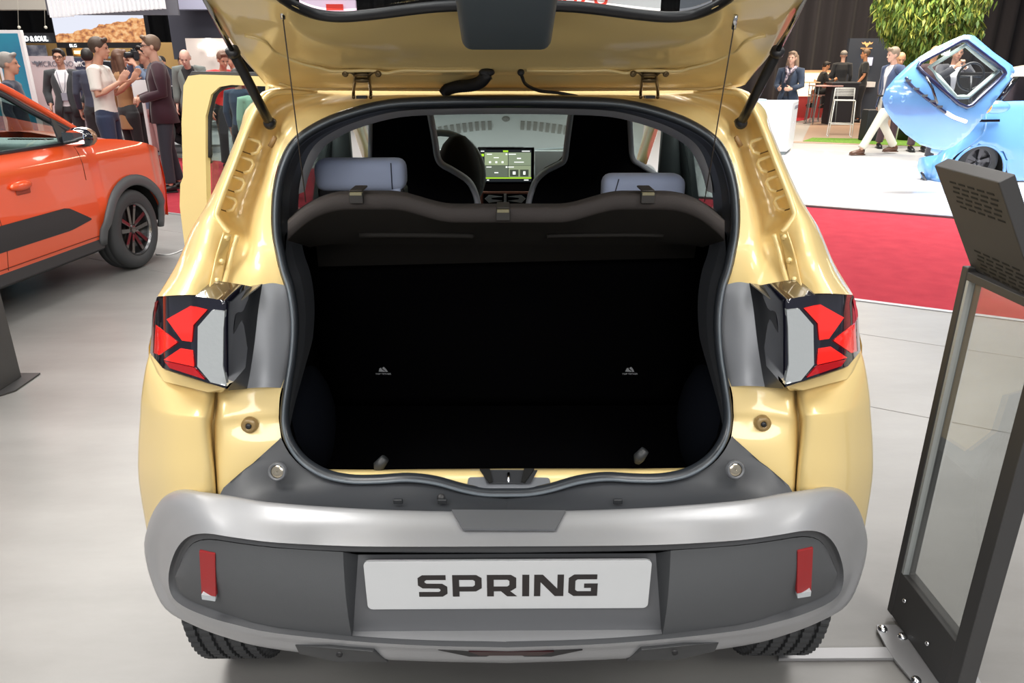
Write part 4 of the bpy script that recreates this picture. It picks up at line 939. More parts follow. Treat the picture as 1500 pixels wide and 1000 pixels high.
# rear window and its black frame
we = [(0, 7, 1.275), (100, 10, 1.28), (190, 21, 1.315), (240, 25, 1.325), (276, 21, 1.318), (305, 10, 1.29), (326, -3, 1.26)]
ws_ = spline(we, 5)+spline([Wd(.41, 1.10, 1.675), Wd(.44, .90, 1.76), Wd(.42, .86, 1.775), Wd(0, .84, 1.785)], 3)[1:]
M2(MB().tube(ws_, .0085, 8), 'window_frame', BLACKP, GATE)
fan = spline(we, 4)+[Wd(.41, 1.10, 1.675), Wd(.44, .88, 1.77), Wd(0, .84, 1.785)]
mb = MB(); half = fan; mir = [Vector((-p.x, p.y, p.z)) for p in reversed(half[1:-1])]; loop = half+mir; c = sum(loop, Vector())/len(loop)
loop = [p+Vector((0, 0, .012)) for p in loop]; mb.add([c+Vector((0, 0, .012))]+loop, [(0, i+1, (i+1) % len(loop)+1) for i in range(len(loop))]); mb.build('rear_window', TGLASS, GATE)
for k in range(3): MB().tube([Wd(-.44+.1*k, 1.2-.07*k, 1.628+.035*k), Wd(.44-.1*k, 1.2-.07*k, 1.628+.035*k)], .0009, 5).build('heater_wire', mat('heater_brown', (.25, .16, .10), .5), GATE)
# wiper motor cover
c = at(742, 22, 1.255); Rm = Matrix.Rotation(math.radians(-22), 3, 'X')
bm = bmesh.new(); bmesh.ops.create_cube(bm, size=1); bmesh.ops.scale(bm, vec=(.152, .200, .052), verts=bm.verts)
for v_ in bm.verts:
    if v_.co.y > 0: v_.co.x *= .985
    if v_.co.z < 0: v_.co.x *= .95; v_.co.y *= .95
me = bpy.data.meshes.new('motor_cover'); bm.to_mesh(me); bm.free()
me.transform(Matrix.Translation(at(742, 14, 1.215)+Vector((0, 0, -.0))) @ Rm.to_4x4())
mo = fin('motor_cover', me, mat('cover_blue_grey', (.075, .095, .11), .45, 0, .1, bump=(1300, .1)), GATE, smooth=True)
q = mo.modifiers.new('b', 'BEVEL'); q.width = .016; q.segments = 4
# hinges
for sg in (1, -1):
    def hp(u, y, Y): p = cp((u, y, Y)); p.x *= sg; return p
    h = MB()
    for u in (197, 222): h.tube(spline([hp(u, 143, 1.645), hp(u, 134, 1.655), hp(u+(2 if u < 210 else -2), 118, 1.585), hp(u+(2 if u < 210 else -2), 110, 1.555), hp(u+(-5 if u < 210 else 5), 105, 1.545), hp(u+(-14 if u < 210 else 14), 108, 1.54)], 4), .0035, 7)
    h.tube([hp(200, 117, 1.57), hp(220, 117, 1.57)], .005, 8); h.box(hp(210, 108, 1.556), (.030, .012, .010))
    h.build('hinge', BMETAL, GATE)
    for u in (186, 234): MB().lathe([(.001, .004), (.005, .004), (.0065, 0)], hp(u, 108, 1.538), (0, -1, -.2), 12).build('hinge_bolt', BMETAL, GATE)
    MB().box(hp(210, 142, 1.63), (.02, .02, .006)).build('hinge_stop', BLACKP, CAR, smooth=False)
# struts
for sg in (1, -1):
    def hp(u, y, Y): p = cp((u, y, Y)); p.x *= sg; return p
    a, b, c = hp(344, 180, 1.575), hp(397, 76, 1.455), hp(444, -14, 1.33)
    S = MB().tube([a, lerp(a, b, .02), b], [.0075, .0095, .0095], 14).build('gas_strut', mat('strut_black', (.016, .015, .014), .28, .3), CAR)
    MB().tube([lerp(a, b, .97), lerp(a, b, 1.03)], .0125, 14).build('strut_collar', BLACKP, S)
    MB().tube([b, c], .0045, 10).build('strut_rod', mat('rod_steel', (.35, .34, .32), .2, 1), S)
    MB().ball(a, .013).tube([a, a+Vector((sg*.004, .04, 0))], .007, 8).build('strut_ball', BLACKP, S); MB().ball(c, .012).box(c, (.03, .02, .02)).build('strut_socket', BLACKP, S)
    MB().tube([hp(336, 200, 1.60), hp(344, 214, 1.60)], .005, 8).build('drain_stud', mat('stud_brown', (.32, .20, .09), .5), CAR)
# hose and cable
hs = spline([at(717, 108, 1.548), at(711, 112, 1.55), at(704, 120, 1.57), at(690, 125, 1.60), at(670, 127, 1.63), at(656, 131, 1.65), at(650, 138, 1.655)], 12)
rr = [.0105+(.0022 if i % 2 else -.001) for i in range(len(hs))]
MB().tube(hs, rr, 12).ball(at(713, 106, 1.545), (.016, .008, .008)).build('corrugated_hose', BLACKP, CAR, smooth=True)
MB().tube(spline([at(763, 105, 1.55), at(765, 113, 1.56), at(771, 124, 1.60), at(790, 133, 1.64), at(818, 136, 1.655), at(846, 141, 1.66)], 6), .0035, 8).ball(at(763, 106, 1.548), .007).build('washer_cable', BLACKP, CAR)
# parcel shelf cords
for sg, pts in ((-1, [(412, 6, 1.30), (420, 60, 1.37), (430, 150, 1.48), (437, 205, 1.53), (443, 250, 1.50), (448, 296, 1.48)]), (1, [(1078, 22, 1.30), (1072, 70, 1.36), (1060, 150, 1.46), (1048, 210, 1.52), (1040, 255, 1.50), (1032, 295, 1.48)])):
    q = [at(*p) for p in pts]; MB().tube([q[0], lerp(q[0], q[-1], .5), q[-1]], .0011, 6).build('shelf_cord', mat('cord_brown', (.05, .04, .035), .7), CAR)
    MB().tube([q[0], q[0]+(q[-1]-q[0])*.06], .004, 8).build('cord_hook', CHROME, CAR)
# ---- rear headrests
def headrest(name, x0, x1, y0, y1, Y, side):
    a, b = at(x0, y1, Y), at(x1, y0, Y); c = (a+b)/2; w_ = b.x-a.x; h_ = b.z-a.z
    bm = bmesh.new(); bmesh.ops.create_cube(bm, size=1); bmesh.ops.scale(bm, vec=(w_, .085, h_*1.06), verts=bm.verts)
    bmesh.ops.bevel(bm, geom=bm.edges[:], offset=.030, segments=5, profile=.6, affect='EDGES')
    me = bpy.data.meshes.new(name); bm.to_mesh(me); bm.free(); me.transform(Matrix.Translation(c))
    o = fin(name, me, FABRIC, CAR); return o, c, w_, h_
o, c, w_, h_ = headrest('headrest', 466, 594, 233, 277, 1.86, -1)
MB().box(c+Vector((.0, .012, -h_/2-.008)), (w_*.97, .075, .030)).build('headrest_underside', BLACKP, o, smooth=False, bevel=.008)
MB().tube(spline([c+Vector((w_/2-.03, -.044, h_/2-.004)), c+Vector((w_/2-.03, -.044, 0)), c+Vector((w_/2-.03, -.044, -h_/2+.006))], 3), .0015, 5).build('seam', mat('seam_dark', (.05, .06, .10), .9), o)
for dx in (-.07, .07): MB().tube([c+Vector((dx, 0, -h_/2)), c+Vector((dx, -.01, -h_/2-.09))], .005, 8).build('headrest_post', CHROME, o)
MB().tube([c+Vector((w_/2-.02, -.03, -h_/2+.02)), c+Vector((w_/2-.035, -.03, -h_/2-.04))], .013, 10, right=(1, 0, 0), ry=.006).build('strap', FABRIC, o)
o, c, w_, h_ = headrest('headrest', 880, 1002, 256, 310, 1.86, 1)
MB().tube(spline([c+Vector((-w_/2+.035, -.044, h_/2-.004)), c+Vector((-w_/2+.025, -.044, 0))], 3), .0015, 5).build('seam', MT['seam_dark'], o)
# ---- front seats: back shells with grey edges
def front_seat(outl, name, Y):
    P = [at(x, y, Y) for x, y in outl]
    o = MB().prism(P, (0, .10, .0)).build(name, SEATB, CAR, smooth=False, bevel=.012); return o, P
o, P = front_seat([(545, 160), (543, 230), (541, 330), (703, 330), (699, 300), (694, 282), (684, 264), (662, 249), (646, 240), (640, 228), (636, 205), (628, 160)], 'front_seat', 2.55)
MB().tube(spline([at(x, y, 2.545) for x, y in ((629, 160), (637, 205), (641, 230), (648, 241), (664, 250), (686, 265), (696, 283), (700, 300), (703, 320))], 4), .011, 8, right=(1, 0, 0), ry=.03).tube([at(543, 160, 2.545), at(542, 235, 2.545)], .007, 8).build('seat_piping', PIPING, o)
v_ = MB().ball(at(672, 262, 2.75), (.085, .12, .16)).build('seat_bolster', mat('bolster_dark', (.02, .018, .014), .9), o)
o, P = front_seat([(838, 160), (832, 205), (828, 232), (820, 240), (800, 250), (786, 264), (779, 282), (775, 300), (772, 330), (975, 330), (968, 262), (950, 250), (930, 238), (926, 230), (923, 205), (921, 160)], 'front_seat', 2.55)
MB().tube(spline([at(x, y, 2.545) for x, y in ((837, 160), (831, 205), (827, 233), (818, 241), (799, 251), (785, 265), (778, 283), (774, 300), (772, 320))], 4), .010, 8, right=(1, 0, 0), ry=.03).tube(spline([at(x, y, 2.545) for x, y in ((922, 160), (924, 205), (927, 232), (940, 242), (966, 259))], 4), .009, 8).build('seat_piping', PIPING, o)
# ---- dashboard
DG_ = mat('dash_grey', (.30, .32, .33), .55)
v, f = patch([[Wd(-.66, 3.28, 1.02), Wd(0, 3.28, 1.02), Wd(.66, 3.28, 1.02)], [Wd(-.66, 3.32, 1.065), Wd(0, 3.32, 1.065), Wd(.66, 3.32, 1.065)], [Wd(-.68, 3.6, 1.055), Wd(0, 3.6, 1.055), Wd(.68, 3.6, 1.055)], [Wd(-.68, 3.9, 1.01), Wd(0, 3.92, 1.01), Wd(.68, 3.9, 1.01)]], 5, 4)
D = MB().add(v, f).build('dashboard', DG_, CAR)
MB().box((0, 3.40, .90), (1.34, .22, .26)).build('dash_front', BLACKP, D, smooth=False)
MB().prism([at(x, y, 3.275) for x, y in ((640, 219), (700, 219), (700, 262), (676, 262), (664, 240), (640, 232))], (0, .02, 0)).build('dash_panel', mat('dash_pale', (.85, .88, .90), .5), D, smooth=False, bevel=.002)
MB().prism([at(x, y, 3.275) for x, y in ((783, 221), (860, 221), (860, 268), (783, 268))], (0, .02, 0)).build('dash_panel', mat('dash_pale', (.85, .88, .90), .5), D, smooth=False, bevel=.002)
for s0 in (-.335, .075):
    for k in range(10): MB().box((s0+k*.029, 3.66, 1.052), (.018, .055, .012)).build('defroster_slot', DARK, D, smooth=False)
MB().ball((.0, 3.62, 1.055), (.018, .018, .012)).build('light_sensor', BLACKP, D)
SCRW = at(700, 271, 3.18); SCRE = at(783, 216, 3.18); cx = (SCRW.x+SCRE.x)/2; cz = (SCRW.z+SCRE.z)/2; sw = SCRE.x-SCRW.x; sh = SCRE.z-SCRW.z
S = MB().box((cx, 3.20, cz), (sw, .02, sh)).build('infotainment_screen', PIANO, CAR, smooth=False, bevel=.004)
def scr(x0, y0, x1, y1, m, name, e=.001):       # in screen fractions
    return MB().box((cx-sw/2+sw*(x0+x1)/2, 3.1895-e, cz+sh/2-sh*(y0+y1)/2), (sw*(x1-x0), .001, sh*(y1-y0))).build(name, m, S, smooth=False)
em = lambda n, c, s=1: mat(n, (.02, .02, .02), .4, emit=(c, s))
scr(.05, .06, .95, .92, em('scr_dark', (.012, .014, .016)), 'display')
scr(.125, .135, .535, .475, em('scr_green', (.22, .27, .16)), 'tile', .002); scr(.545, .135, .94, .475, em('scr_green2', (.17, .21, .14)), 'tile', .002)
scr(.125, .485, .535, .79, em('scr_green3', (.09, .11, .08)), 'tile', .002); scr(.545, .485, .94, .79, em('scr_green4', (.20, .24, .15)), 'tile', .002)
scr(.57, .59, .72, .775, em('scr_btn', (.04, .05, .035)), 'button', .003); scr(.75, .59, .90, .775, em('scr_btn', (.04, .05, .035)), 'button', .003)
scr(.05, .80, .95, .83, em('scr_lime', (.35, .62, .03)), 'lime_bar', .003)
WT_ = em('scr_white', (.8, .85, .8)); LM = em('scr_lime', (.35, .62, .03))
for x, y, w_, h_ in ((.21, .18, .09, .02), (.33, .27, .09, .02), (.22, .39, .035, .05), (.33, .39, .035, .05), (.44, .39, .035, .05), (.20, .52, .09, .02), (.33, .67, .07, .025), (.61, .18, .13, .02), (.51, .18, .03, .04), (.73, .29, .07, .03), (.73, .39, .17, .02), (.59, .52, .10, .02), (.51, .52, .03, .04), (.645, .68, .05, .08), (.825, .68, .04, .09), (.85, .10, .14, .022), (.09, .10, .06, .02), (.09, .33, .025, .03), (.09, .47, .025, .03), (.09, .61, .025, .03), (.09, .74, .025, .03), (.18, .87, .04, .025), (.86, .87, .08, .025)):
    scr(x-w_/2, y-h_/2, x+w_/2, y+h_/2, WT_, 'screen_mark', .004)
scr(.45, .08, .54, .12, LM, 'screen_mark', .004); scr(.07, .17, .115, .235, LM, 'screen_mark', .004)
# centre vents under the screen
def dp(x, y, Y=3.16): return at(x, y, Y)
MB().prism([dp(704, 281), dp(776, 281), dp(776, 302), dp(704, 302)], (0, .02, 0)).build('vent_surround', mat('copper_trim', (.50, .20, .15), .4, .3), D, smooth=False, bevel=.004)
MB().prism([dp(708, 284, 3.155), dp(772, 284, 3.155), dp(772, 299, 3.155), dp(708, 299, 3.155)], (0, .01, 0)).build('vent_grille', PIANO, D, smooth=False)
mb = MB()
for s in (-1, 1):
    a = 740; mb.prism([dp(a+s*4, 288, 3.15), dp(a+s*24, 286, 3.15), dp(a+s*30, 291, 3.15), dp(a+s*24, 297, 3.15), dp(a+s*4, 294, 3.15), dp(a+s*20, 292, 3.15), dp(a+s*20, 290, 3.15)][::s], (0, .006, 0))
mb.prism([dp(738, 284, 3.15), dp(742, 284, 3.15), dp(742, 299, 3.15), dp(738, 299, 3.15)], (0, .006, 0))
mb.build('vent_blade', mat('vent_silver', (.85, .85, .9), .3, .2), D, smooth=False)
# steering wheel
wc = at(646, 256, 2.98); pts = [wc+Vector((.165*math.cos(q), .05*math.sin(q)*.9, .158*math.sin(q))) for q in [i*2*PI/32 for i in range(32)]]
SW = MB().tube(pts, .014, 10, closed=True).build('steering_wheel', mat('wheel_leather', (.30, .33, .34), .4), CAR)
MB().ball(wc+Vector((0, .03, -.01)), (.06, .03, .05)).tube([wc+Vector((-.15, .02, 0)), wc+Vector((.15, .02, 0))], .014, 8).build('steering_hub', BLACKP, SW)
# wipers outside the windscreen
MB().tube([Wd(-.2, 3.97, 1.06), Wd(.0, 3.96, 1.075), Wd(.38, 3.93, 1.10)], .008, 7).tube([Wd(.15, 3.97, 1.065), Wd(.45, 3.9, 1.12)], .007, 7).build('wiper', mat('wiper_grey', (.25, .27, .28), .35, .4), CAR)
# seat belts
MB().tube([Wd(-.66, 2.0, 1.38), Wd(-.62, 1.95, 1.15), Wd(-.60, 1.9, 1.0)], .022, 6, right=(0, 1, 0), ry=.002).mirror().build('seat_belt', mat('belt_black', (.01, .01, .012), .8), CAR)
# ---- open left rear door
DX = Vector((-.86, .20, 0)); DX.normalize(); hx = Vector((-.745, 2.86, 0)); 
def door_pt(a, z, e=0): return hx+DX*a+Vector((0, 0, z))+Vector((DX.y, -DX.x, 0))*e*-1
L_ = .62
def dw(px, py, Y=None):      # point of the door plane under a pixel
    d = ray(px, py); n = Vector((-DX.y, DX.x, 0)); t = (hx-Vector((0, 0, CAM_H))).dot(n)/d.dot(n); return Vector((0, 0, CAM_H))+d*t
out_ = [(283, 111), (300, 109), (400, 112), (400, 420), (290, 420), (279, 372), (270, 300), (271, 268), (275, 258), (273, 180), (276, 125)]
inn_ = [(310, 330), (308, 230), (308, 170), (316, 138), (328, 127), (345, 124), (395, 126), (395, 330)]
P2 = dense(out_, 4); I2 = dense(inn_, 4); pts = [Vector(p) for p in P2+I2]; n1, n2 = len(P2), len(I2)
rd = delaunay_2d_cdt(pts, [(i, (i+1) % n1) for i in range(n1)]+[(n1+i, n1+(i+1) % n2) for i in range(n2)], [], 0, 1e-5)
fs_ = [tuple(t) for t in rd[2] if inpoly(*(sum((rd[0][i] for i in t), Vector((0, 0)))/len(t)), P2) and not inpoly(*(sum((rd[0][i] for i in t), Vector((0, 0)))/len(t)), I2)]
mb = MB().add([dw(q.x, q.y) for q in rd[0]], fs_)
DOOR = mb.build('rear_door', GOLD, CAR, smooth=False, solid=.03)
MB().tube(spline([dw(x, y)-Vector((0, .006, 0)) for x, y in inn_[1:]], 4), .010, 8).build('door_window_seal', RUBBER, DOOR)
for fo in ([(291, 300), (287, 220), (291, 150), (299, 122), (320, 116), (395, 117)], [(300, 330), (298, 240), (299, 170), (305, 138), (318, 124), (340, 120), (395, 121)], [(279, 350), (276, 300), (278, 262), (282, 254), (283, 180)]):
    MB().tube(spline([dw(x, y)-Vector((0, .003, 0)) for x, y in fo], 5), .012, 8).build('door_fold', GOLD, DOOR)
MB().prism([dw(x, y)-Vector((0, .012, 0)) for x, y in ((282, 104), (400, 106), (400, 112), (298, 110), (290, 121), (280, 122), (278, 112))], (0, .03, 0)).build('door_top_seal', mat('door_seal_grey', (.05, .052, .055), .5), DOOR, smooth=False, bevel=.003)
MB().prism([dw(x, y)+Vector((0, .012, 0)) for x, y in inn_], (0, .004, 0)).build('door_glass', GLASS, DOOR, smooth=False)
# right rear door jamb colours seen through the cabin: orange sign beyond is part of the hall
# ================================================================ orange car (a second one of the same kind)
OP = gnd(206, 391); OH = math.radians(-5.6)        # heading: away from us, a little to the right
ca, sa = math.cos(OH), math.sin(OH)
off = Vector((ca*.745-sa*2.98, sa*.745+ca*2.98, 0))
OCAR = root('car', 'orange compact car with black side stripe and open aisle beside it', 'car', (OP.x-off.x, OP.y-off.y, 0), OH)
OCAR['label'] = 'orange compact car with dark side stripe, cut by the left picture edge'
def OB(mb, name, m, par=None, mir=True, **k):
    if mir: return M2(mb, name, m, par or OCAR, local=True, **k)
    return mb.build(name, m, par or OCAR, local=True, **k)
ys = [0, .12, .30, .56, .92, 1.05, 1.4, 1.9, 2.4, 2.62, 2.66, 2.74, 2.86, 2.98, 3.10, 3.22, 3.30, 3.34, 3.5, 3.62, 3.70]
def arch(y):
    z = .30
    for c in (.56, 2.98):
        d = abs(y-c)
        if d < .40: z = max(z, .30+math.sqrt(max(0, .40*.40-d*d))*.92)
    return z
rows = []
yy = [i*.035 for i in range(107)]
def halfw(y):
    w_ = .77
    if y > 3.3: w_ -= (y-3.3)**2*.9
    if y < .25: w_ -= (.25-y)**2*1.4
    if 2.6 < y < 3.36 or .18 < y < .94: w_ += .018
    return w_
def beltz(y):
    if y < 2.75: return 1.0+(2.75-y)*.015
    return 1.0-(y-2.75)**1.6*.20
for y in yy:
    zb = arch(y); zt = beltz(y); w_ = halfw(y); r_ = []
    for k in range(15):
        t = k/14; z = zb+(zt-zb)*t
        bul = -.035*max(0, (.52-z)/.25)**1.3 - .075*max(0, (z-.84)/.18)**2 + .006*math.sin((z-.3)*9)
        r_.append(Vector((w_+bul, y, z)))
    rows.append(r_)
v, f = grid(rows); SIDE = OB(MB().add(v, f), 'body_side', ORANGE)
# bonnet, roof, rear
bon = []
for y in [2.72+i*.07 for i in range(15)]:
    w_ = halfw(y)-.075; z = beltz(y); bon.append([Vector((w_*t, y+.10*(1-t*t)*(1 if y > 3.4 else 0), z+.045*(1-t*t)+.012*math.sin(t*6))) for t in [i/8 for i in range(9)]])
v, f = grid(bon); OB(MB().add(v, f), 'bonnet', ORANGE)
v, f = patch([[Wd(0, 3.80, .86), Wd(.45, 3.74, .85), Wd(.63, 3.68, .83)], [Wd(0, 3.84, .6), Wd(.45, 3.78, .6), Wd(.65, 3.70, .6)], [Wd(0, 3.80, .28), Wd(.45, 3.74, .28), Wd(.64, 3.68, .28)]], 3, 3); OB(MB().add(v, f), 'nose', ORANGE)
MB_ = MB().box((.60, 3.66, .80), (.12, .05, .06)); OB(MB_, 'head_lamp', PIANO, smooth=False, bevel=.02)
roof = [[Wd(0, .35, 1.44), Wd(.3, .35, 1.435), Wd(.50, .38, 1.40), Wd(.56, .42, 1.35)], [Wd(0, 1.0, 1.50), Wd(.3, 1.0, 1.495), Wd(.53, 1.0, 1.46), Wd(.60, 1.0, 1.40)], [Wd(0, 1.7, 1.51), Wd(.3, 1.7, 1.505), Wd(.53, 1.7, 1.47), Wd(.60, 1.7, 1.405)], [Wd(0, 2.10, 1.47), Wd(.3, 2.08, 1.465), Wd(.52, 2.04, 1.44), Wd(.59, 2.0, 1.40)]]
v, f = patch(roof, 4, 4); OB(MB().add(v, f), 'roof', ORANGE, solid=.02)
OB(MB().tube(spline([Wd(.57, 1.7, 1.43), Wd(.58, 2.05, 1.395), Wd(.62, 2.35, 1.245), Wd(.665, 2.72, 1.03), Wd(.68, 2.80, .99)], 6), .030, 10, right=(1, 0, 0), ry=.026), 'roof_pillar', ORANGE)
OB(MB().tube(spline([Wd(.595, 1.5, 1.40), Wd(.60, 1.98, 1.37), Wd(.64, 2.28, 1.215), Wd(.69, 2.60, 1.04)], 6), .014, 8, right=(1, 0, 0), ry=.022), 'window_surround', mat('window_black', (.018, .02, .024), .35))
OB(MB().tube([(.60, 1.48, 1.40), (.69, 1.5, 1.0)], .02, 8, right=(1, 0, 0), ry=.05).tube([(.60, .75, 1.38), (.69, .7, 1.0)], .02, 8, right=(1, 0, 0), ry=.05).tube([(.705, .5, 1.015), (.712, 1.5, 1.005), (.712, 2.62, 1.0)], .012, 8), 'window_trim', MT['window_black'])
OB(MB().prism([(.70, .7, 1.01), (.60, .75, 1.38), (.60, 1.98, 1.375), (.695, 2.58, 1.03), (.70, 2.62, 1.01)], (.003, 0, 0)), 'side_window', GLASS, smooth=False)
OB(MB().prism([(.708, 2.38, 1.0), (.716, 2.66, .995), (.66, 2.66, 1.06), (.66, 2.40, 1.17)], (.012, 0, 0)), 'mirror_base', MT['window_black'], smooth=False)
v, f = patch([[Wd(-.55, 2.06, 1.43), Wd(0, 2.1, 1.47), Wd(.55, 2.06, 1.43)], [Wd(-.64, 2.74, 1.02), Wd(0, 2.85, 1.04), Wd(.64, 2.74, 1.02)]], 6, 5); MB().add(v, f).build('windscreen', GLASS, OCAR, local=True)
v, f = patch([[Wd(-.52, .30, 1.40), Wd(0, .28, 1.43), Wd(.52, .30, 1.40)], [Wd(-.66, .08, 1.0), Wd(0, .04, 1.0), Wd(.66, .08, 1.0)]], 6, 5); MB().add(v, f).build('rear_window', TGLASS, OCAR, local=True)
v, f = patch([[Wd(0, .04, 1.0), Wd(.4, .05, 1.0), Wd(.68, .10, 1.0)], [Wd(0, .0, .7), Wd(.4, .01, .7), Wd(.70, .06, .7)], [Wd(0, .0, .3), Wd(.4, .01, .3), Wd(.70, .06, .3)]], 4, 4); OB(MB().add(v, f), 'rear_panel', ORANGE)
# dash, seats
OD = MB().box((0, 2.45, .93), (1.30, .40, .18)).build('dashboard', mat('dash_top', (.34, .40, .41), .6), OCAR, local=True, smooth=False, bevel=.03)
for k in range(14): MB().box((.28+k*.022, 2.50, 1.023), (.014, .05, .006)).build('defroster_slot', DARK, OD, local=True, smooth=False)
for sx in (-.33, .33): MB().box((sx, 1.55, .95), (.36, .14, .70), Matrix.Rotation(-.2, 3, 'X')).box((sx, 1.80, .60), (.42, .5, .14)).build('front_seat', SEATB, OCAR, local=True, smooth=False, bevel=.04)
MB().box((0, 1.8, .42), (1.36, 3.0, .20)).build('underbody', BLACKP, OCAR, local=True, smooth=False)
MB().box((0, 1.8, .62), (1.30, 1.8, .05)).build('cabin_floor', BLACKP, OCAR, local=True, smooth=False)
# sill, stripe, arches, handle, door lines
def sx_at(y, z, e=.0):
    w_ = halfw(y); bul = -.035*max(0, (.52-z)/.25)**1.3 - .075*max(0, (z-.84)/.18)**2 + .006*math.sin((z-.3)*9)
    return Vector((w_+bul+e, y, z))
OB(MB().prism([(.70, .98, .22), (.76, .98, .25), (.745, .98, .325), (.70, .98, .325)], (0, 1.60, 0)), 'sill', mat('sill_black', (.02, .02, .022), .5), smooth=False, bevel=.01)
rows = []
for i in range(30):
    y = 1.0+i*(2.46-1.0)/29; zt = .605+.0*y; zb = .45
    if y > 2.24: zt = .605-(y-2.24)/.22*.115; zb = .45+(y-2.24)/.22*.03
    rows.append([sx_at(y, zb+(zt-zb)*k/5, .004) for k in range(6)])
v, f = grid(rows); OB(MB().add(v, f), 'side_stripe', mat('stripe_black', (.022, .022, .024), .6))
ar = MB(); pts = [sx_at(2.98+.40*math.cos(q)*1.0, .30+.40*math.sin(q)*.95+.0, .010) for q in [math.radians(a) for a in range(-8, 189, 8)]]
ar.tube(pts, .020, 10, right=(1, 0, 0), ry=.042, cap=True)
a2 = [Vector((p.x, p.y-2.42, p.z)) for p in pts]; OB(MB().tube(a2, .020, 10, right=(1, 0, 0), ry=.042), 'wheel_arch_trim', mat('arch_grey', (.075, .08, .085), .5))
OB(ar, 'wheel_arch_trim', mat('arch_grey', (.075, .08, .085), .5))
for yc in (2.98, .56):
    v, f = grid([[Vector((x, yc+.39*math.cos(q), .30+.38*math.sin(q))) for q in [math.radians(a) for a in range(0, 181, 9)]] for x in (.40, .755)]); OB(MB().add(v, f).add([Vector((.40, yc, .30))]+v[:21], [(0, i, i+1) for i in range(1, 21)]), 'wheel_housing', DARK)
OB(MB().ball((sx_at(1.88, .80).x+.008, 1.87, .805), (.026, .095, .030)), 'door_handle', ORANGE)
OB(MB().box((sx_at(1.88, .78).x+.003, 1.885, .777), (.012, .12, .05)), 'handle_recess', mat('orange_dark', (.30, .04, .015), .5), smooth=False, bevel=.008)
for pts in ([sx_at(1.64, z, .001) for z in (.33, .45, .6, .75, .86, .93, .985)], [sx_at(2.50, z, .001) for z in (.75, .86, .93, .985)], [sx_at(y, .345, .003) for y in (1.0, 1.6, 2.2, 2.55)]):
    OB(MB().tube(pts, .0022, 5), 'panel_gap', mat('gap_dark', (.09, .02, .01), .7))
# mirror
mp = MB().ball((.85, 2.40, 1.045), (.095, .06, .068)).build('mirror_housing', PIANO, OCAR, local=True); mq = MB().flip
MB().ball((.86, 2.425, 1.047), (.094, .055, .066)).build('mirror_cap', mat('mirror_bronze', (.30, .17, .10), .3, .3, .6), OCAR, local=True)
MB().prism([(.778, 2.335, 1.005), (.775, 2.335, 1.085), (.86, 2.340, 1.10), (.915, 2.350, 1.08), (.912, 2.350, 1.01), (.85, 2.345, .995)], (0, -.006, 0)).build('mirror_glass', MIRRORM, OCAR, local=True, smooth=False)
MB().tube([(.70, 2.45, 1.03), (.79, 2.42, 1.04)], .022, 8).build('mirror_arm', BLACKP, OCAR, local=True)
# wheels
for y in (.56, 2.98):
    for s in (1, -1):
        o = Vector((s*.685, y, .305)); R = .305
        T = MB().lathe([(.20, -.085), (.25, -.095), (.285, -.090), (.300, -.07), (.305, -.03), (.300, -.024), (.305, -.018), (.305, .018), (.300, .024), (.305, .03), (.300, .07), (.285, .090), (.25, .095), (.205, .088), (.195, .07)], o, (s, 0, 0), 56).build('tyre', TYRE, OCAR, local=True)
        MB().lathe([(.001, -.02), (.19, -.02), (.195, .06), (.205, .088), (.196, .086), (.186, .06)], o, (s, 0, 0), 40).build('rim_barrel', mat('rim_shadow', (.03, .03, .032), .35, .5), OCAR, local=True)
        mb = MB().lathe([(.001, .062), (.028, .062), (.04, .05), (.045, .02)], o, (s, 0, 0), 20)
        for k in range(5):
            q = 2*PI*k/5+.3; d = Vector((0, math.cos(q), math.sin(q))); e = Vector((0, -math.sin(q), math.cos(q))); ax = Vector((s, 0, 0))
            for g in (-1, 1):
                mb.prism([o+ax*.055+d*.03+e*g*.004, o+ax*.055+d*.04+e*g*.034, o+ax*.072+d*.185+e*g*.062, o+ax*.072+d*.188+e*g*.030], -ax*.02)
        mb.build('spokes', mat('rim_gloss', (.03, .02, .02), .1, .6, 1), OCAR, local=True, smooth=False, bevel=.002)
        MB().lathe([(.186, .074), (.198, .088)], o, (s, 0, 0), 48).build('rim_lip', mat('rim_lip_metal', (.30, .30, .31), .25, .9), OCAR, local=True)

# ================================================================ light blue microcar, front door swung open
BLUE = mat('sky_blue_paint', (.15, .37, .74), .22, .05, 1)
MC = root('car', 'light blue bubble microcar with its windscreen door swung open', 'car', (6.9, 10.5, 0))
def mp_(x, y, Y): return at(x, y, Y)
# body side: grid over the picture rows with real depth (the car stands side on, nose to the left)
Yb = 10.2
def bs(x, y, d=0): return at(x, y, Yb+d)
rows = [
 [bs(1384, 218, .25), bs(1400, 196, .12), bs(1415, 178, .05), bs(1428, 165, 0), bs(1440, 155, 0), bs(1462, 150, 0), bs(1500, 148, 0), bs(1620, 148, 0)],
 [bs(1376, 226, .2), bs(1392, 212, .06), bs(1406, 203, 0), bs(1420, 198, -.05), bs(1440, 190, -.06), bs(1462, 188, -.06), bs(1500, 186, -.06), bs(1620, 186, -.06)],
 [bs(1366, 236, .2), bs(1380, 230, .05), bs(1393, 222, -.02), bs(1408, 213, -.06), bs(1428, 208, -.08), bs(1448, 214, -.08), bs(1500, 214, -.08), bs(1620, 214, -.08)],
 [bs(1352, 240, .35), bs(1362, 244, .2), bs(1376, 243, .02), bs(1388, 238, -.05), bs(1396, 232, -.07), bs(1462, 240, -.07), bs(1500, 240, -.07), bs(1620, 240, -.07)],
 [bs(1354, 256, .35), bs(1362, 262, .2), bs(1372, 266, .05), bs(1380, 266, -.02), bs(1384, 264, -.04), bs(1468, 264, -.04), bs(1500, 264, -.04), bs(1620, 264, -.04)],
]
rows_a = [r[:5] for r in rows]; rows_b = [r[4:] for r in rows]
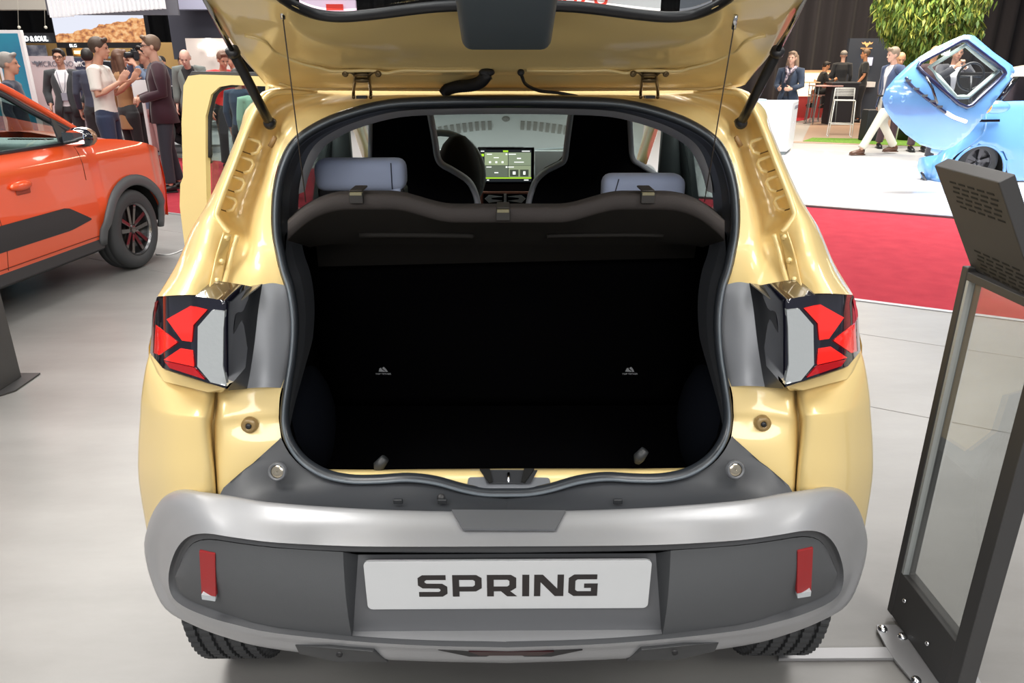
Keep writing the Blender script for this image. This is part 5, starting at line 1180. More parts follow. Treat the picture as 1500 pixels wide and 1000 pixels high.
v, f = patch(rows_a, 4, 4); mb = MB().add(v, f); v, f = patch(rows_b, 4, 4)
# keep an opening for the wheel: drop faces inside the arch
wcn = at(1431, 252, Yb-.07); R_ = .36
v0 = v; f0 = [q for q in f if not any((Vector(v0[i])-wcn).xz.length < R_-.03 for i in q)]
mb.add(v0, f0); mb.build('body_side', BLUE, MC, solid=.02)
MB().tube([wcn+Vector((R_*math.cos(q), -.012, R_*math.sin(q))) for q in [math.radians(a) for a in range(-4, 186, 8)]], .02, 8).build('arch_rim', BLUE, MC)
MB().lathe([(R_-.005, -.32), (R_-.005, .0)], wcn+Vector((0, .02, 0)), (0, -1, 0), 40).lathe([(.001, -.3), (R_, -.3)], wcn+Vector((0, .02, 0)), (0, -1, 0), 40).build('wheel_housing', DARK, MC)
simple_wheel(Vector((wcn.x+.01, Yb+.03, .275)), .275, .15, MC, (0, -1, 0), mat('rim_silver', (.13, .13, .14), .3, .8), 5)
simple_wheel(Vector((wcn.x+1.5, Yb+.03, .275)), .275, .15, MC, (0, -1, 0), MT['rim_silver'], 8)
x0b = at(1384, 218, Yb).x
MB().prism([(x0b+.45, Yb+.3, .25), (x0b+2.3, Yb+.3, .25), (x0b+2.3, Yb+.3, .95), (x0b+.8, Yb+.3, .95), (x0b+.5, Yb+.3, .6)], (0, .9, 0)).build('body_core', BLUE, MC, smooth=False, bevel=.06)
v, f = patch([[bs(1395, 150, .15), bs(1440, 154, .02), bs(1500, 152, .0), bs(1620, 150, .0)], [bs(1420, 138, .1), bs(1440, 144, .03), bs(1500, 141, .0), bs(1620, 140, .0)]], 4, 3)
MB().prism([bs(x, y, -.01) for x, y in ((1470, 152), (1472, 164), (1620, 166), (1620, 150))], (0, .02, 0)).build('belt_trim', PIANO, MC, smooth=False, bevel=.003)
MB().prism([bs(x, y, .05) for x, y in ((1463, 152), (1490, 112), (1620, 112), (1620, 152))], (0, .01, 0)).build('side_window', TGLASS, MC, smooth=False)
MB().tube([bs(1462, 150, .03), bs(1478, 128, .05), bs(1491, 110, .08)], .035, 8).build('screen_pillar', PIANO, MC)
v, f = patch([[bs(1484, 112, .0), bs(1520, 111, 0), bs(1640, 110, 0)], [bs(1483, 102, .1), bs(1520, 98, .1), bs(1640, 97, .1)], [bs(1484, 98, .6), bs(1520, 94, .6), bs(1640, 94, .6)]], 4, 4)
MB().add(v, f).build('roof', mat('cream_roof', (.80, .72, .52), .3, 0, .6), MC)
MB().box((at(1500, 130, Yb).x+.55, Yb+.9, 1.1), (1.6, .5, .6)).build('cabin_interior', BLACKP, MC, smooth=False)
MB().box(at(1492, 138, Yb+.4), (.30, .2, .5)).build('seat', mat('seat_mauve', (.35, .22, .22), .8), MC, smooth=False, bevel=.05)
MB().prism([bs(x, y, -.095) for x, y in ((1415, 175.5), (1465, 174.5), (1465, 178.5), (1415, 179))], (0, .02, 0)).build('side_moulding', PIANO, MC, smooth=False, bevel=.003)
ms_ = MB().ball(bs(1458, 157, -.20), (.19, .09, .085)).build('mirror_lamp_pod', BLUE, MC)
MB().ball(bs(1446, 157, -.235), (.055, .06, .075)).build('indicator', mat('indicator_orange', (.95, .30, .02), .3, 0, 1, emit=((1, .35, .05), .3)), ms_)
MB().tube([bs(1440, 163, -.1), bs(1436, 170, .0)], .02, 8).build('pod_arm', PIANO, ms_)
v, f = patch([[bs(1346, 232, .3), bs(1352, 230, .2), bs(1378, 226, .15)], [bs(1344, 246, .3), bs(1356, 250, .15), bs(1378, 250, .1)], [bs(1350, 262, .3), bs(1362, 268, .2), bs(1380, 268, .15)]], 4, 4); MB().add(v, f).build('front_bumper', BLUE, MC)
MB().tube([bs(1350, 252, .12), bs(1356, 264, .12), bs(1350, 262, .2)], .02, 8).build('bumper_grille', PIANO, MC)
# the open door: bulging egg-shaped front in its own tilted frame
DO = [(1421, 51), (1428, 53), (1455, 76), (1483, 96), (1487, 104), (1482, 116), (1460, 145), (1440, 172), (1420, 196), (1398, 214), (1384, 220), (1368, 218), (1348, 212), (1326, 196), (1308, 178), (1296, 160), (1292, 145), (1298, 130), (1312, 113), (1330, 96), (1346, 84), (1366, 72), (1395, 58), (1412, 51)]
def dY(x, y):            # depth of the door surface: bulges towards us below the window
    cx_, cy_ = 1372, 152; a = ((x-cx_)/120.)**2+((y-cy_)/100.)**2
    return 9.15+.42*a
DP = [Vector(p) for p in dense(DO, 3)]; WI = [(1345, 98), (1348, 92), (1408, 60), (1416, 60), (1470, 102), (1473, 108), (1424, 154), (1416, 157), (1404, 152), (1352, 106)]
WI2 = dense(WI, 4); n1 = len(DP); pts = DP+[Vector(p) for p in WI2]; n2 = len(WI2)
x = 1296
while x < 1486:
    y = 54
    while y < 220:
        if inpoly(x, y, [tuple(p) for p in DP]) and min((x-p[0])**2+(y-p[1])**2 for p in pts) > 9: pts.append(Vector((x, y)))
        y += 7
    x += 7
rd = delaunay_2d_cdt(pts, [(i, (i+1) % n1) for i in range(n1)]+[(n1+i, n1+(i+1) % n2) for i in range(n2)], [], 1, 1e-5)
fd = []; 
for t in rd[2]:
    c = sum((rd[0][i] for i in t), Vector((0, 0)))/len(t)
    if not inpoly(c.x, c.y, WI2): fd.append(tuple(t))
DR = MB().add([at(q.x, q.y, dY(q.x, q.y)) for q in rd[0]], fd).build('front_door', BLUE, MC, solid=.03)
sol = DR.modifiers['s']; sol.offset = -1
# make sure the thickness goes away from the viewer
nz = sum((p.normal.y for p in DR.data.polygons)); sol.offset = -1 if nz < 0 else 1
MB().tube([at(x, y, dY(x, y)-.01) for x, y in WI2], .022, 8, closed=True).build('window_seal', mat('seal_navy', (.01, .015, .06), .3, 0, .5), DR)
wc_ = at(1408, 106, dY(1408, 106)-.05)
wl_ = [at(x, y, dY(x, y)+.01) for x, y in WI2]
MB().add([wc_]+wl_, [(0, i+1, (i+1) % len(wl_)+1) for i in range(len(wl_))]).build('windscreen', CLRG, DR)
MB().tube([at(x, y, dY(x, y)+.10) for x, y in dense([(1362, 98), (1414, 66), (1456, 100), (1462, 104), (1418, 142), (1400, 142)], 3)], .025, 8, closed=True).build('inner_frame', mat('door_inner', (.45, .55, .52), .4), DR)
# chrome-black strip round the nose
st = spline([at(x, y, dY(x, y)-.02) for x, y in ((1327, 113), (1334, 124), (1350, 138), (1368, 152), (1384, 164), (1400, 174), (1416, 178))], 5)
MB().tube(st, .018, 8).build('nose_strip', MT['seal_navy'], DR)
MB().tube(spline([at(x, y, dY(x, y)-.03) for x, y in ((1386, 165), (1398, 172), (1415, 178))], 4), .022, 8).build('nose_light_bar', mat('lit_bar', (.9, .9, .9), .3, emit=((1, 1, 1), .6)), DR)
for x, y in ((1330, 118), (1342, 130), (1354, 140), (1366, 148), (1376, 156)): MB().box(at(x, y, dY(x, y)-.035), (.07, .02, .025)).build('light_segment', CHROME, DR, smooth=False)
MB().tube([at(1356, 112, dY(1356, 112)-.05), at(1366, 130, dY(1366, 130)-.05), at(1373, 152, dY(1373, 152)-.05)], .014, 7).build('wiper_arm', PIANO, DR)
for x, y in ((1306, 146), (1324, 144)): MB().ball(at(x, y, dY(x, y)+.01), (.035, .02, .05)).build('badge', BLUE, DR)  # raised blue bumps added in place of the faint headlamp highlights, no badges
c = at(1422, 112, 9.75); MB().tube([c+Vector((.16*math.cos(q), .0, .16*math.sin(q))) for q in [i*2*PI/24 for i in range(24)]], .014, 8, closed=True).tube([c-Vector((.16, 0, 0)), c+Vector((.16, 0, 0))], .012, 8).tube([c, c+Vector((0, -.1, -.3))], .02, 8).build('steering_wheel', BLACKP, MC)
# ---------------------------------------------------------------- people
# one skeleton, posed by joint positions (metres for a 1.78 m adult, facing +Y, x to the person's right)
BASE = dict(pel=(0, 0, .95), waist=(0, 0, 1.10), chest=(0, .0, 1.30), sho=(0, -.005, 1.43), neck=(0, 0, 1.49), head=(0, .025, 1.655), yaw=0, nod=0,
            shr=(.19, 0, 1.42), elr=(.235, -.03, 1.15), wrr=(.24, .05, .91), shl=(-.19, 0, 1.42), ell=(-.235, -.03, 1.15), wrl=(-.24, .05, .91),
            hir=(.09, 0, .92), knr=(.10, .02, .50), anr=(.11, -.02, .09), hil=(-.09, 0, .92), knl=(-.10, .02, .50), anl=(-.11, -.02, .09),
            hdr=(0, .3, -1), hdl=(0, .3, -1), curl=.5, palmr=None, palml=None, footr=0, footl=0)
def remesh(o, voxel, dec=None):
    m = o.modifiers.new('r', 'REMESH'); m.mode = 'VOXEL'; m.voxel_size = voxel; m.use_smooth_shade = True
    s = o.modifiers.new('s', 'SMOOTH'); s.factor = .5; s.iterations = 2
    if dec: d = o.modifiers.new('d', 'DECIMATE'); d.ratio = dec
    realise(o)
    for p in o.data.polygons: p.use_smooth = True
    return o
def V(x): return Vector(x)
def lerp(a, b, t): return V(a)+(V(b)-V(a))*t
def hand(mb, wrist, d, side, curl, palm=None, sc=1.0):
    d = V(d).normalized(); n = V(palm) if palm else V((-side, 0, 0)); n = (n-d*n.dot(d)); n = n.normalized() if n.length > .05 else d.orthogonal().normalized()
    a = d.cross(n)                     # across the palm
    if a.dot(V((0, 1, .2))) < 0: a = -a  # thumb side forward / up
    w0 = V(wrist)
    mb.tube([w0-d*.03, w0+d*.02, w0+d*.06, w0+d*.095], [.025*sc, .032*sc, .042*sc, .040*sc], 10, right=a, ry=[.020*sc, .019*sc, .017*sc, .014*sc])
    for k, (off, L) in enumerate(((.031, .072), (.0105, .082), (-.0105, .077), (-.030, .060))):
        p = w0+d*.088+a*off*sc; dd = d.copy(); pts = [p-d*.02]; 
        for j in range(3):
            pts.append(pts[-1]+dd*(L/3+(.02 if j == 0 else 0))*sc); dd = (dd*math.cos(curl*.75)+n*math.sin(curl*.75)).normalized()
        mb.tube(pts, [.0098*sc, .0095*sc, .0088*sc, .007*sc], 7)
    p = w0+d*.03+a*.026*sc; t = (d*.6+a*.75+n*.25).normalized(); t2 = (d*.9+a*.35+n*.3).normalized()
    mb.tube([p, p+t*.035*sc, p+t*.035*sc+t2*.032*sc, p+t*.035*sc+t2*.056*sc], [.014*sc, .012*sc, .0105*sc, .008*sc], 7)
def person(label, loc, rz, H=1.78, pose=None, skin=SKIN, hair=None, hairstyle='short', top=None, sleeves='long', jacket=None, trousers=None, shoes=None,
           voxel=.009, female=False, shirt_len=.0, face=True, legs=True, group=None, glasses=False, skirt=False):
    P = dict(BASE); P.update(pose or {}); k = H/1.78
    r = root('person', label, 'person', loc, rz, group); r.scale = (k, k, k); WM[r.name] = WM[r.name] @ Matrix.Scale(k, 4)
    W = .90 if female else 1.0
    J = lambda n: V(P[n])
    Rh = Matrix.Rotation(P['yaw'], 3, 'Z') @ Matrix.Rotation(P['nod'], 3, 'X')
    hc = J('head')
    X = V((1, 0, 0)) if abs((J('shr')-J('shl')).normalized().x) > .5 else (J('shr')-J('shl')).normalized()
    X = (J('shr')-J('shl')).normalized()
    # body ------------------------------------------------------------
    b = MB()
    b.tube([J('pel')-V((0, 0, .06)), J('pel'), J('waist'), J('chest'), J('sho'), J('sho')+V((0, 0, .04))], [.13*W, .155, .125*W, .150*W, .15*W, .07], 18, right=X, ry=[.09, .105, .085, .105, .085, .06])
    b.tube([J('sho')+V((0, 0, .01)), J('neck'), hc-V((0, .01, .05))], [.062*W, .052*W, .05*W], 12)
    for s in 'rl':
        sg = 1 if s == 'r' else -1
        b.tube([lerp(J('sho'), J('sh'+s), .5), J('sh'+s), lerp(J('sh'+s), J('el'+s), .5), J('el'+s), lerp(J('el'+s), J('wr'+s), .3), J('wr'+s)], [.05, .052*W, .043*W, .036*W, .036*W, .024], 10)
        hand(b, J('wr'+s), P['hd'+s], sg, P['curl'], P['palm'+s])
        b.tube([lerp(J('pel'), J('hi'+s), .8), J('hi'+s)-V((0, 0, .05)), lerp(J('hi'+s), J('kn'+s), .5), J('kn'+s), lerp(J('kn'+s), J('an'+s), .3), J('an'+s)], [.08, .088, .070, .052, .052, .034], 12)
        f = Matrix.Rotation(P['foot'+s], 3, 'Z') @ V((0, 1, 0)); an = J('an'+s)
        b.tube([an, an-V((0, 0, .04))+f*.02, an-V((0, 0, .06))+f*.12, an-V((0, 0, .068))+f*.17], [.034, .036, .034, .02], 10, ry=[.03, .03, .02, .015])
    hd = lambda x, y, z: hc+Rh @ V((x, y, z))
    b.ball(hd(0, -.008, .03), (.076, .094, .092), Rh, 18, 12)      # skull
    b.ball(hd(0, .016, -.03), (.060, .072, .078), Rh, 16, 10)      # face
    b.ball(hd(0, .055, -.088), (.028, .026, .024), Rh)             # chin
    b.tube([hd(0, .082, .012), hd(0, .098, -.018), hd(0, .104, -.032)], [.008, .012, .015], 8)      # nose
    b.ball(hd(0, .082, -.062), (.026, .010, .010), Rh)             # lips
    b.ball(hd(0, .078, .028), (.048, .012, .010), Rh)              # brow
    for sg in (-1, 1): b.ball(hd(sg*.078, -.005, -.005), (.010, .020, .031), Rh)
    o = b.build('body', skin, r, local=True); remesh(o, voxel)
    if face:
        e = MB()
        for sg in (-1, 1): e.ball(hd(sg*.031, .083, .010), (.013, .008, .007), Rh, 8, 6)
        e.build('eyes', mat('eye_dark', (.05, .035, .03), .3), r, local=True)
        MB().ball(hd(0, .0905, -.062), (.022, .004, .004), Rh, 8, 6).build('mouth', mat('lip', (.42, .14, .12), .5), r, local=True)
    if glasses:
        g_ = MB()
        for sg in (-1, 1):
            g_.tube([hd(sg*(.033+.024*math.cos(q)), .097, .008+.018*math.sin(q)) for q in [i*PI/6 for i in range(12)]], .003, 5, closed=True)
            g_.tube([hd(sg*.057, .095, .012), hd(sg*.08, .0, .012)], .003, 5)
        g_.tube([hd(-.01, .099, .012), hd(.01, .099, .012)], .003, 5)
        g_.build('glasses', BLACKP, r, local=True)
    # hair ------------------------------------------------------------
    if hair is not None:
        h = MB()
        if hairstyle in ('short', 'long', 'bob'):
            h.ball(hd(0, -.020, .045), (.088, .100, .092), Rh, 16, 12)
            h.ball(hd(0, -.042, .018), (.084, .068, .070), Rh, 16, 12)
            h.tube([hd(-.06, .055, .095), hd(0, .075, .108), hd(.06, .055, .095)], [.018, .026, .018], 8)
        if hairstyle == 'cap':
            h.ball(hd(0, -.01, .05), (.088, .104, .080), Rh, 16, 12); h.tube([hd(0, .07, .06), hd(0, .15, .045)], [.06, .045], 10, right=Rh @ V((1, 0, 0)), ry=[.012, .006])
        if hairstyle == 'bald':
            h.ball(hd(0, -.045, -.005), (.083, .064, .045), Rh, 16, 12)
        if hairstyle == 'long':
            for sg in (-1, 0, 1):
                h.tube([hd(sg*.05, -.05, .05), hd(sg*.07, -.055, -.05), hd(sg*.085, -.055, -.16), hd(sg*.08, -.075, -.27), hd(sg*.06, -.08, -.33)], [.05, .05, .045, .038, .015], 9)
        oh = h.build('hair', hair, r, local=True); remesh(oh, max(voxel, .010))
    # trousers ----------------------------------------------------------
    if trousers is not None and legs:
        t = MB()
        t.tube([J('waist')-V((0, 0, .06)), J('pel'), J('pel')-V((0, 0, .08))], [.145*W, .172, .165], 18, right=X, ry=[.10, .122, .115])
        for s in 'rl':
            t.tube([J('hi'+s)+V((0, 0, .0)), J('hi'+s)-V((0, 0, .07)), lerp(J('hi'+s), J('kn'+s), .55), J('kn'+s), lerp(J('kn'+s), J('an'+s), .5), lerp(J('kn'+s), J('an'+s), .95)], [.10, .104, .085, .070, .066, .068], 14)
        if skirt: t.tube([J('pel')+V((0, 0, .05)), J('pel')-V((0, 0, .45))], [.17, .20], 16, right=X, ry=[.12, .15])
        ot = t.build('trousers', trousers, r, local=True); remesh(ot, .013)
    if shoes is not None and legs:
        for s in 'rl':
            f = Matrix.Rotation(P['foot'+s], 3, 'Z') @ V((0, 1, 0)); an = J('an'+s); q = f.cross(V((0, 0, 1)))
            sm = MB().tube([an-V((0, 0, .03))-f*.06, an-V((0, 0, .035)), an-V((0, 0, .045))+f*.08, an-V((0, 0, .055))+f*.16, an-V((0, 0, .062))+f*.20], [.030, .042, .046, .044, .022], 12, right=q, ry=[.045, .052, .042, .030, .018])
            sm.box(an-V((0, 0, .082))+f*.06, (.085, .26, .018), Matrix.Rotation(P['foot'+s], 3, 'Z'))
            sm.build('shoe', shoes, r, local=True)
    # shirt -------------------------------------------------------------
    if top is not None:
        t = MB(); lo = V((0, 0, .02+shirt_len))
        t.tube([J('pel')-lo, J('waist'), J('chest'), J('sho'), J('sho')+V((0, 0, .055))], [.168, .142*W, .168*W, .165*W, .072], 18, right=X, ry=[.122, .108, .124, .10, .064])
        for s in 'rl':
            e = 1.0 if sleeves == 'long' else .0
            pts = [lerp(J('sho'), J('sh'+s), .4), J('sh'+s), lerp(J('sh'+s), J('el'+s), .55), lerp(J('sh'+s), J('el'+s), .80)]
            rr = [.07, .072, .064, .066]
            if e: pts = pts[:3]+[J('el'+s), lerp(J('el'+s), J('wr'+s), .5), lerp(J('el'+s), J('wr'+s), .93)]; rr = [.07, .068, .056, .050, .046, .040]
            t.tube(pts, rr, 12)
        ot = t.build('shirt', top, r, local=True); remesh(ot, .012)
    # jacket: open shell at the front ------------------------------------
    if jacket is not None:
        def build_jacket():
            t = MB(); n = 22; gap = .38; pts = [J('pel')-V((0, 0, .14)), J('pel'), J('waist'), J('chest'), J('sho'), J('sho')+V((0, 0, .06))]
            rx = [.212, .200, .160*W, .185*W, .178*W, .085]; ry = [.172, .152, .124, .138, .112, .075]; vs = []
            gp = [.42, .30, .14, .34, .62, .95]
            Yv = V((0, 0, 1)).cross(X).normalized()
            for p, a, b_, g_ in zip(pts, rx, ry, gp):
                for i in range(n+1):
                    q = PI/2+g_+(2*PI-2*g_)*i/n; vs.append(p+X*(a*math.cos(q))+Yv*(b_*math.sin(q)))
            fs = [(i*(n+1)+j, i*(n+1)+j+1, (i+1)*(n+1)+j+1, (i+1)*(n+1)+j) for i in range(len(pts)-1) for j in range(n)]
            t.add(vs, fs)
            for s in 'rl':
                t.tube([lerp(J('sho'), J('sh'+s), .45), J('sh'+s), lerp(J('sh'+s), J('el'+s), .5), J('el'+s), lerp(J('el'+s), J('wr'+s), .5), lerp(J('el'+s), J('wr'+s), .92)], [.078, .080, .066, .060, .053, .047], 12)
            return t.build('jacket', jacket, r, local=True, solid=.008)
        build_jacket()
    return r, P
def C_(name, c, **k): return mat('cloth_'+name, c, .85, sheen=.15, **k)
HB = mat('hair_brown', (.055, .032, .020), .6); HD = mat('hair_dark', (.018, .014, .012), .6); HG = mat('hair_grey', (.25, .23, .21), .7); HL = mat('hair_light_brown', (.15, .095, .06), .6)
SHOEB = mat('shoe_black', (.012, .012, .013), .3); SHOEBR = mat('shoe_brown', (.10, .045, .025), .35)
def rzface(dx, dy): return math.atan2(-dx, dy)      # heading of a figure that looks along (dx,dy)
def stand_at(px, py, Y=None): return gnd(px, py)
# white T-shirt man, facing right, hands up
p = gnd(178, 284)
person('man in white T-shirt and blue jeans talking with both hands raised', (p.x, p.y, 0), rzface(.97, .15), 1.80,
       dict(elr=(.25, .02, 1.15), wrr=(.17, .26, 1.30), hdr=(-.1, .65, .8), ell=(-.23, .08, 1.16), wrl=(-.10, .32, 1.32), hdl=(.1, .65, .75), curl=.18, palmr=(-1, .1, .2), palml=(1, .1, .2), sho=(0, -.015, 1.43), head=(0, .05, 1.655), nod=-.05),
       SKIN2, HB, 'short', C_('white', (.74, .70, .64)), 'short', trousers=C_('denim', (.022, .034, .075)), shoes=SHOEB, voxel=.008)
# maroon blazer man, facing left
p = gnd(257, 279)
person('man in glasses, maroon velvet blazer and dark jeans, hands clasped', (p.x, p.y, 0), rzface(-.86, -.5), 1.83,
       dict(elr=(.25, .0, 1.15), wrr=(.06, .23, 1.08), hdr=(-.75, .5, -.1), ell=(-.25, .0, 1.15), wrl=(-.07, .23, 1.08), hdl=(.75, .5, -.1), curl=.9, palmr=(0, -1, -.2), palml=(0, -1, -.2), knl=(-.12, .05, .5), anl=(-.14, .06, .09), anr=(.16, -.08, .09), knr=(.13, -.02, .5)),
       SKIN, HL, 'short', C_('charcoal_shirt', (.03, .03, .045)), 'long', jacket=C_('maroon', (.030, .004, .012)), trousers=C_('dark_jeans', (.020, .022, .032)), shoes=SHOEB, glasses=True, voxel=.008)
# photographer behind them
p = gnd(243, 261)
person('photographer in grey-blue shirt and pale pink trousers holding camera to his face', (p.x, p.y, 0), rzface(-.6, -.8), 1.74,
       dict(elr=(.26, .12, 1.28), wrr=(.09, .20, 1.56), hdr=(-.5, .2, .8), ell=(-.26, .12, 1.26), wrl=(-.07, .21, 1.53), hdl=(.5, .2, .8), curl=.8, palmr=(-1, 0, 0), palml=(1, 0, 0)),
       SKIN2, HD, 'short', C_('slate_blue', (.12, .16, .24)), 'long', trousers=C_('pale_pink', (.42, .26, .25)), shoes=SHOEBR)
cx_, cy_ = p.x, p.y
h = rzface(-.6, -.8); d = Vector((-math.sin(h), math.cos(h), 0))
cm = MB().box((0, 0, 0), (.14, .07, .10)).tube([(0, .03, 0), (0, .12, 0)], .038, 14).box((0, 0, .06), (.05, .05, .03)).build('camera', BLACKP, smooth=False, bevel=.006)
cm.location = Vector((p.x, p.y, 1.62))+d*.165; cm.rotation_euler = (0, 0, h); tag(cm, 'black photo camera held to the face of the photographer', 'camera')
# woman with long brown hair, behind
p = at(178, 78, 10.9)
person('woman with long brown hair and camel coat behind the man in white T-shirt', (p.x-.05, 10.9, 0), rzface(.5, .85), 1.70, dict(elr=(.25, .05, 1.15), wrr=(.15, .25, 1.2), hdr=(-.3, .7, .5)), SKIN, mat('hair_chestnut', (.11, .05, .028), .6), 'long', C_('camel', (.30, .15, .06)), 'long', trousers=C_('black', (.015, .015, .017)), shoes=SHOEB, female=True, shirt_len=.25)
p = at(187, 84, 11.8)
person('dark-haired woman in black seen in profile beyond the talking men', (p.x, 11.8, 0), rzface(.8, -.5), 1.66, {}, SKIN, HD, 'short', C_('black', (.015, .015, .017)), 'long', trousers=MT['cloth_black'], shoes=SHOEB, female=True, voxel=.011)
p = at(122, 95, 11.4)
person('person in dark navy jacket and backpack behind the man in white T-shirt', (p.x+.08, 11.4, 0), rzface(-.3, .95), 1.72, {}, SKIN, HD, 'short', C_('navy_jacket', (.03, .035, .06)), 'long', trousers=MT['cloth_black'], shoes=SHOEB, voxel=.012)
# suit man with lanyard
p = at(84, 84, 11.6)
r, P = person('man in glasses, dark grey suit and white shirt with lanyard', (p.x+.03, 11.6, 0), rzface(.25, -.95), 1.72, dict(elr=(.28, -.06, 1.16), wrr=(.22, .10, .98), ell=(-.28, -.05, 1.16), wrl=(-.22, .10, .98)), SKIN2, HD, 'short', C_('white_shirt', (.70, .68, .70)), 'long', jacket=C_('grey_suit', (.030, .032, .036)), trousers=C_('suit_trousers', (.03, .032, .036)), shoes=SHOEB, glasses=True)
MB().tube([(-.06, .085, 1.46), (-.03, .135, 1.25), (0, .145, 1.15), (.03, .135, 1.25), (.06, .085, 1.46)], .006, 5).box((0, .145, 1.10), (.08, .008, .11)).build('lanyard_badge', mat('badge', (.25, .25, .3), .4), r, local=True, smooth=False)
p = at(3, 84, 8.0)
person('grey-haired person at left edge seen above the orange car roof', (p.x-.1, 8.2, 0), rzface(.9, .3), 1.62, {}, SKIN2, HG, 'short', C_('navy', (.03, .035, .06)), 'long', trousers=MT['cloth_black'], shoes=SHOEB, voxel=.011)
# group behind the open rear door
p = at(273, 75, 12.4)
person('bald man in grey-green jacket bending over behind the open gold door', (p.x, 12.4, 0), rzface(.15, -1), 1.78, dict(head=(0, .14, 1.60), neck=(0, .06, 1.47), nod=-.5), mat('skin_pink', (.68, .42, .33), .55), HG, 'bald', C_('black', (.015, .015, .017)), 'long', jacket=C_('grey_green', (.14, .16, .15)), trousers=C_('black', (.015, .015, .017)), shoes=SHOEB)
p = at(321, 78, 11.6)
person('man in bright red jacket leaning forward behind the open gold door', (p.x, 11.6, 0), rzface(.6, -.75), 1.72, dict(head=(0, .14, 1.62), neck=(0, .07, 1.48), nod=-.35, chest=(0, .04, 1.30), elr=(.28, .08, 1.2)), SKIN2, mat('hair_ginger', (.16, .08, .05), .6), 'short', C_('red', (.62, .02, .02)), 'long', trousers=C_('black', (.015, .015, .017)), shoes=SHOEB)
p = at(340, 84, 12.8)
person('person in dull red top at the edge of the tailgate strut', (p.x, 12.8, 0), rzface(-.3, -1), 1.70, {}, SKIN2, HD, 'short', C_('brick', (.35, .08, .06)), 'long', trousers=MT['cloth_black'], shoes=SHOEB, voxel=.012)
p = at(348, 120, 9.8)
person('person in dark blue jacket standing beyond the gold door window', (p.x, 9.8, 0), rzface(.2, 1), 1.46, {}, SKIN2, HD, 'short', C_('dark_blue', (.025, .045, .09)), 'long', trousers=C_('black', (.015, .015, .017)), shoes=SHOEB, voxel=.011)
p = at(371, 130, 9.0)
person('person in mint green coat right of the dark blue jacket behind gold door', (p.x, 9.0, 0), rzface(-.2, 1), 1.40, {}, SKIN, HL, 'short', C_('mint', (.28, .48, .36)), 'long', trousers=C_('mint', (.28, .48, .36)), shoes=SHOEB, voxel=.011, female=True, shirt_len=.3)
for i, (px, c, hr, lb) in enumerate(((255, (.42, .34, .44), HG, 'small distant person in lilac top beyond the maroon blazer shoulder'), (263, (.5, .48, .5), HD, 'small distant person in white top left of the bald man'), (294, (.16, .20, .19), HD, 'small distant person in grey-green top right of the bald man'))):
    p = at(px, 80, 16.0+i*.4)
    person(lb, (p.x, 15.2+i*.3, 0), rzface(.1, -1), 1.66, {}, SKIN2, hr, 'short', C_('far%d' % i, c), 'long', trousers=MT['cloth_black'], shoes=SHOEB, voxel=.016, face=False)
# right-hand side ---------------------------------------------------
gp = gnd(1157, 205)
r, P = person('woman with long brown hair, scarf and navy coat behind the white desk', (at(1157, 120, 14.9).x, 14.9, 0), rzface(-.62, -.8), 1.74,
       dict(elr=(.24, .02, 1.16), wrr=(.12, .25, 1.10), hdr=(-.4, .8, 0), ell=(-.24, .02, 1.16), wrl=(-.12, .25, 1.10), hdl=(.4, .8, 0), curl=.7), SKIN, mat('hair_fair', (.22, .14, .09), .6), 'long', C_('dark_top', (.03, .03, .04)), 'long', jacket=C_('navy_coat', (.022, .035, .065)), trousers=C_('navy_coat', (.022, .035, .065)), shoes=SHOEB, female=True)
MB().tube([(-.09, .02, 1.49), (-.05, .10, 1.44), (0, .13, 1.36), (.05, .10, 1.44), (.09, .02, 1.49), (0, -.09, 1.50), (-.09, .02, 1.49)], .035, 8).tube([(.02, .12, 1.36), (.05, .145, 1.2)], [.03, .02], 8).build('scarf', mat('scarf', (.45, .36, .38), .9, noise=(30, (.12, .10, .14), .45, .55)), r, local=True)
p = gnd(1265, 227)
r, P = person('man in navy blazer, white shirt and cream trousers striding past the tree', (p.x+.32, p.y+.1, 0), rzface(-1, -.15), 1.80,
       dict(pel=(0, 0, .93), hir=(.09, 0, .90), hil=(-.09, 0, .90), knr=(.10, -.06, .50), anr=(.10, -.34, .12), knl=(-.09, .22, .50), anl=(-.09, .42, .10), elr=(.25, -.02, 1.14), wrr=(.22, -.02, .88), ell=(-.25, -.16, 1.16), wrl=(-.25, -.10, .92), head=(0, .05, 1.64), nod=-.12),
       SKIN, mat('hair_ash', (.26, .19, .13), .6), 'short', C_('white_shirt', (.70, .68, .70)), 'long', jacket=C_('blazer_navy', (.040, .060, .125)), trousers=C_('cream', (.60, .56, .46)), shoes=SHOEBR)
MB().tube([(-.168, .05, .985), (-.12, .125, .985), (0, .145, .985), (.12, .125, .985), (.168, .05, .985), (.1, -.13, .985), (-.1, -.13, .985)], .016, 7, closed=True).build('belt', SHOEB, r, local=True)
sit = dict(pel=(0, 0, .95), hir=(.10, .02, .93), hil=(-.10, .02, .93), knr=(.14, .40, .92), anr=(.13, .38, .48), knl=(-.12, .40, .92), anl=(-.06, .55, .55), chest=(0, .06, 1.30), sho=(0, .09, 1.42), shr=(.18, .09, 1.41), shl=(-.18, .09, 1.41), neck=(0, .11, 1.48), head=(0, .15, 1.64), elr=(.22, .2, 1.18), wrr=(.1, .40, 1.25), ell=(-.22, .2, 1.18), wrl=(-.1, .42, 1.22), hdr=(-.5, .7, .3), hdl=(.5, .7, .3), nod=-.2)
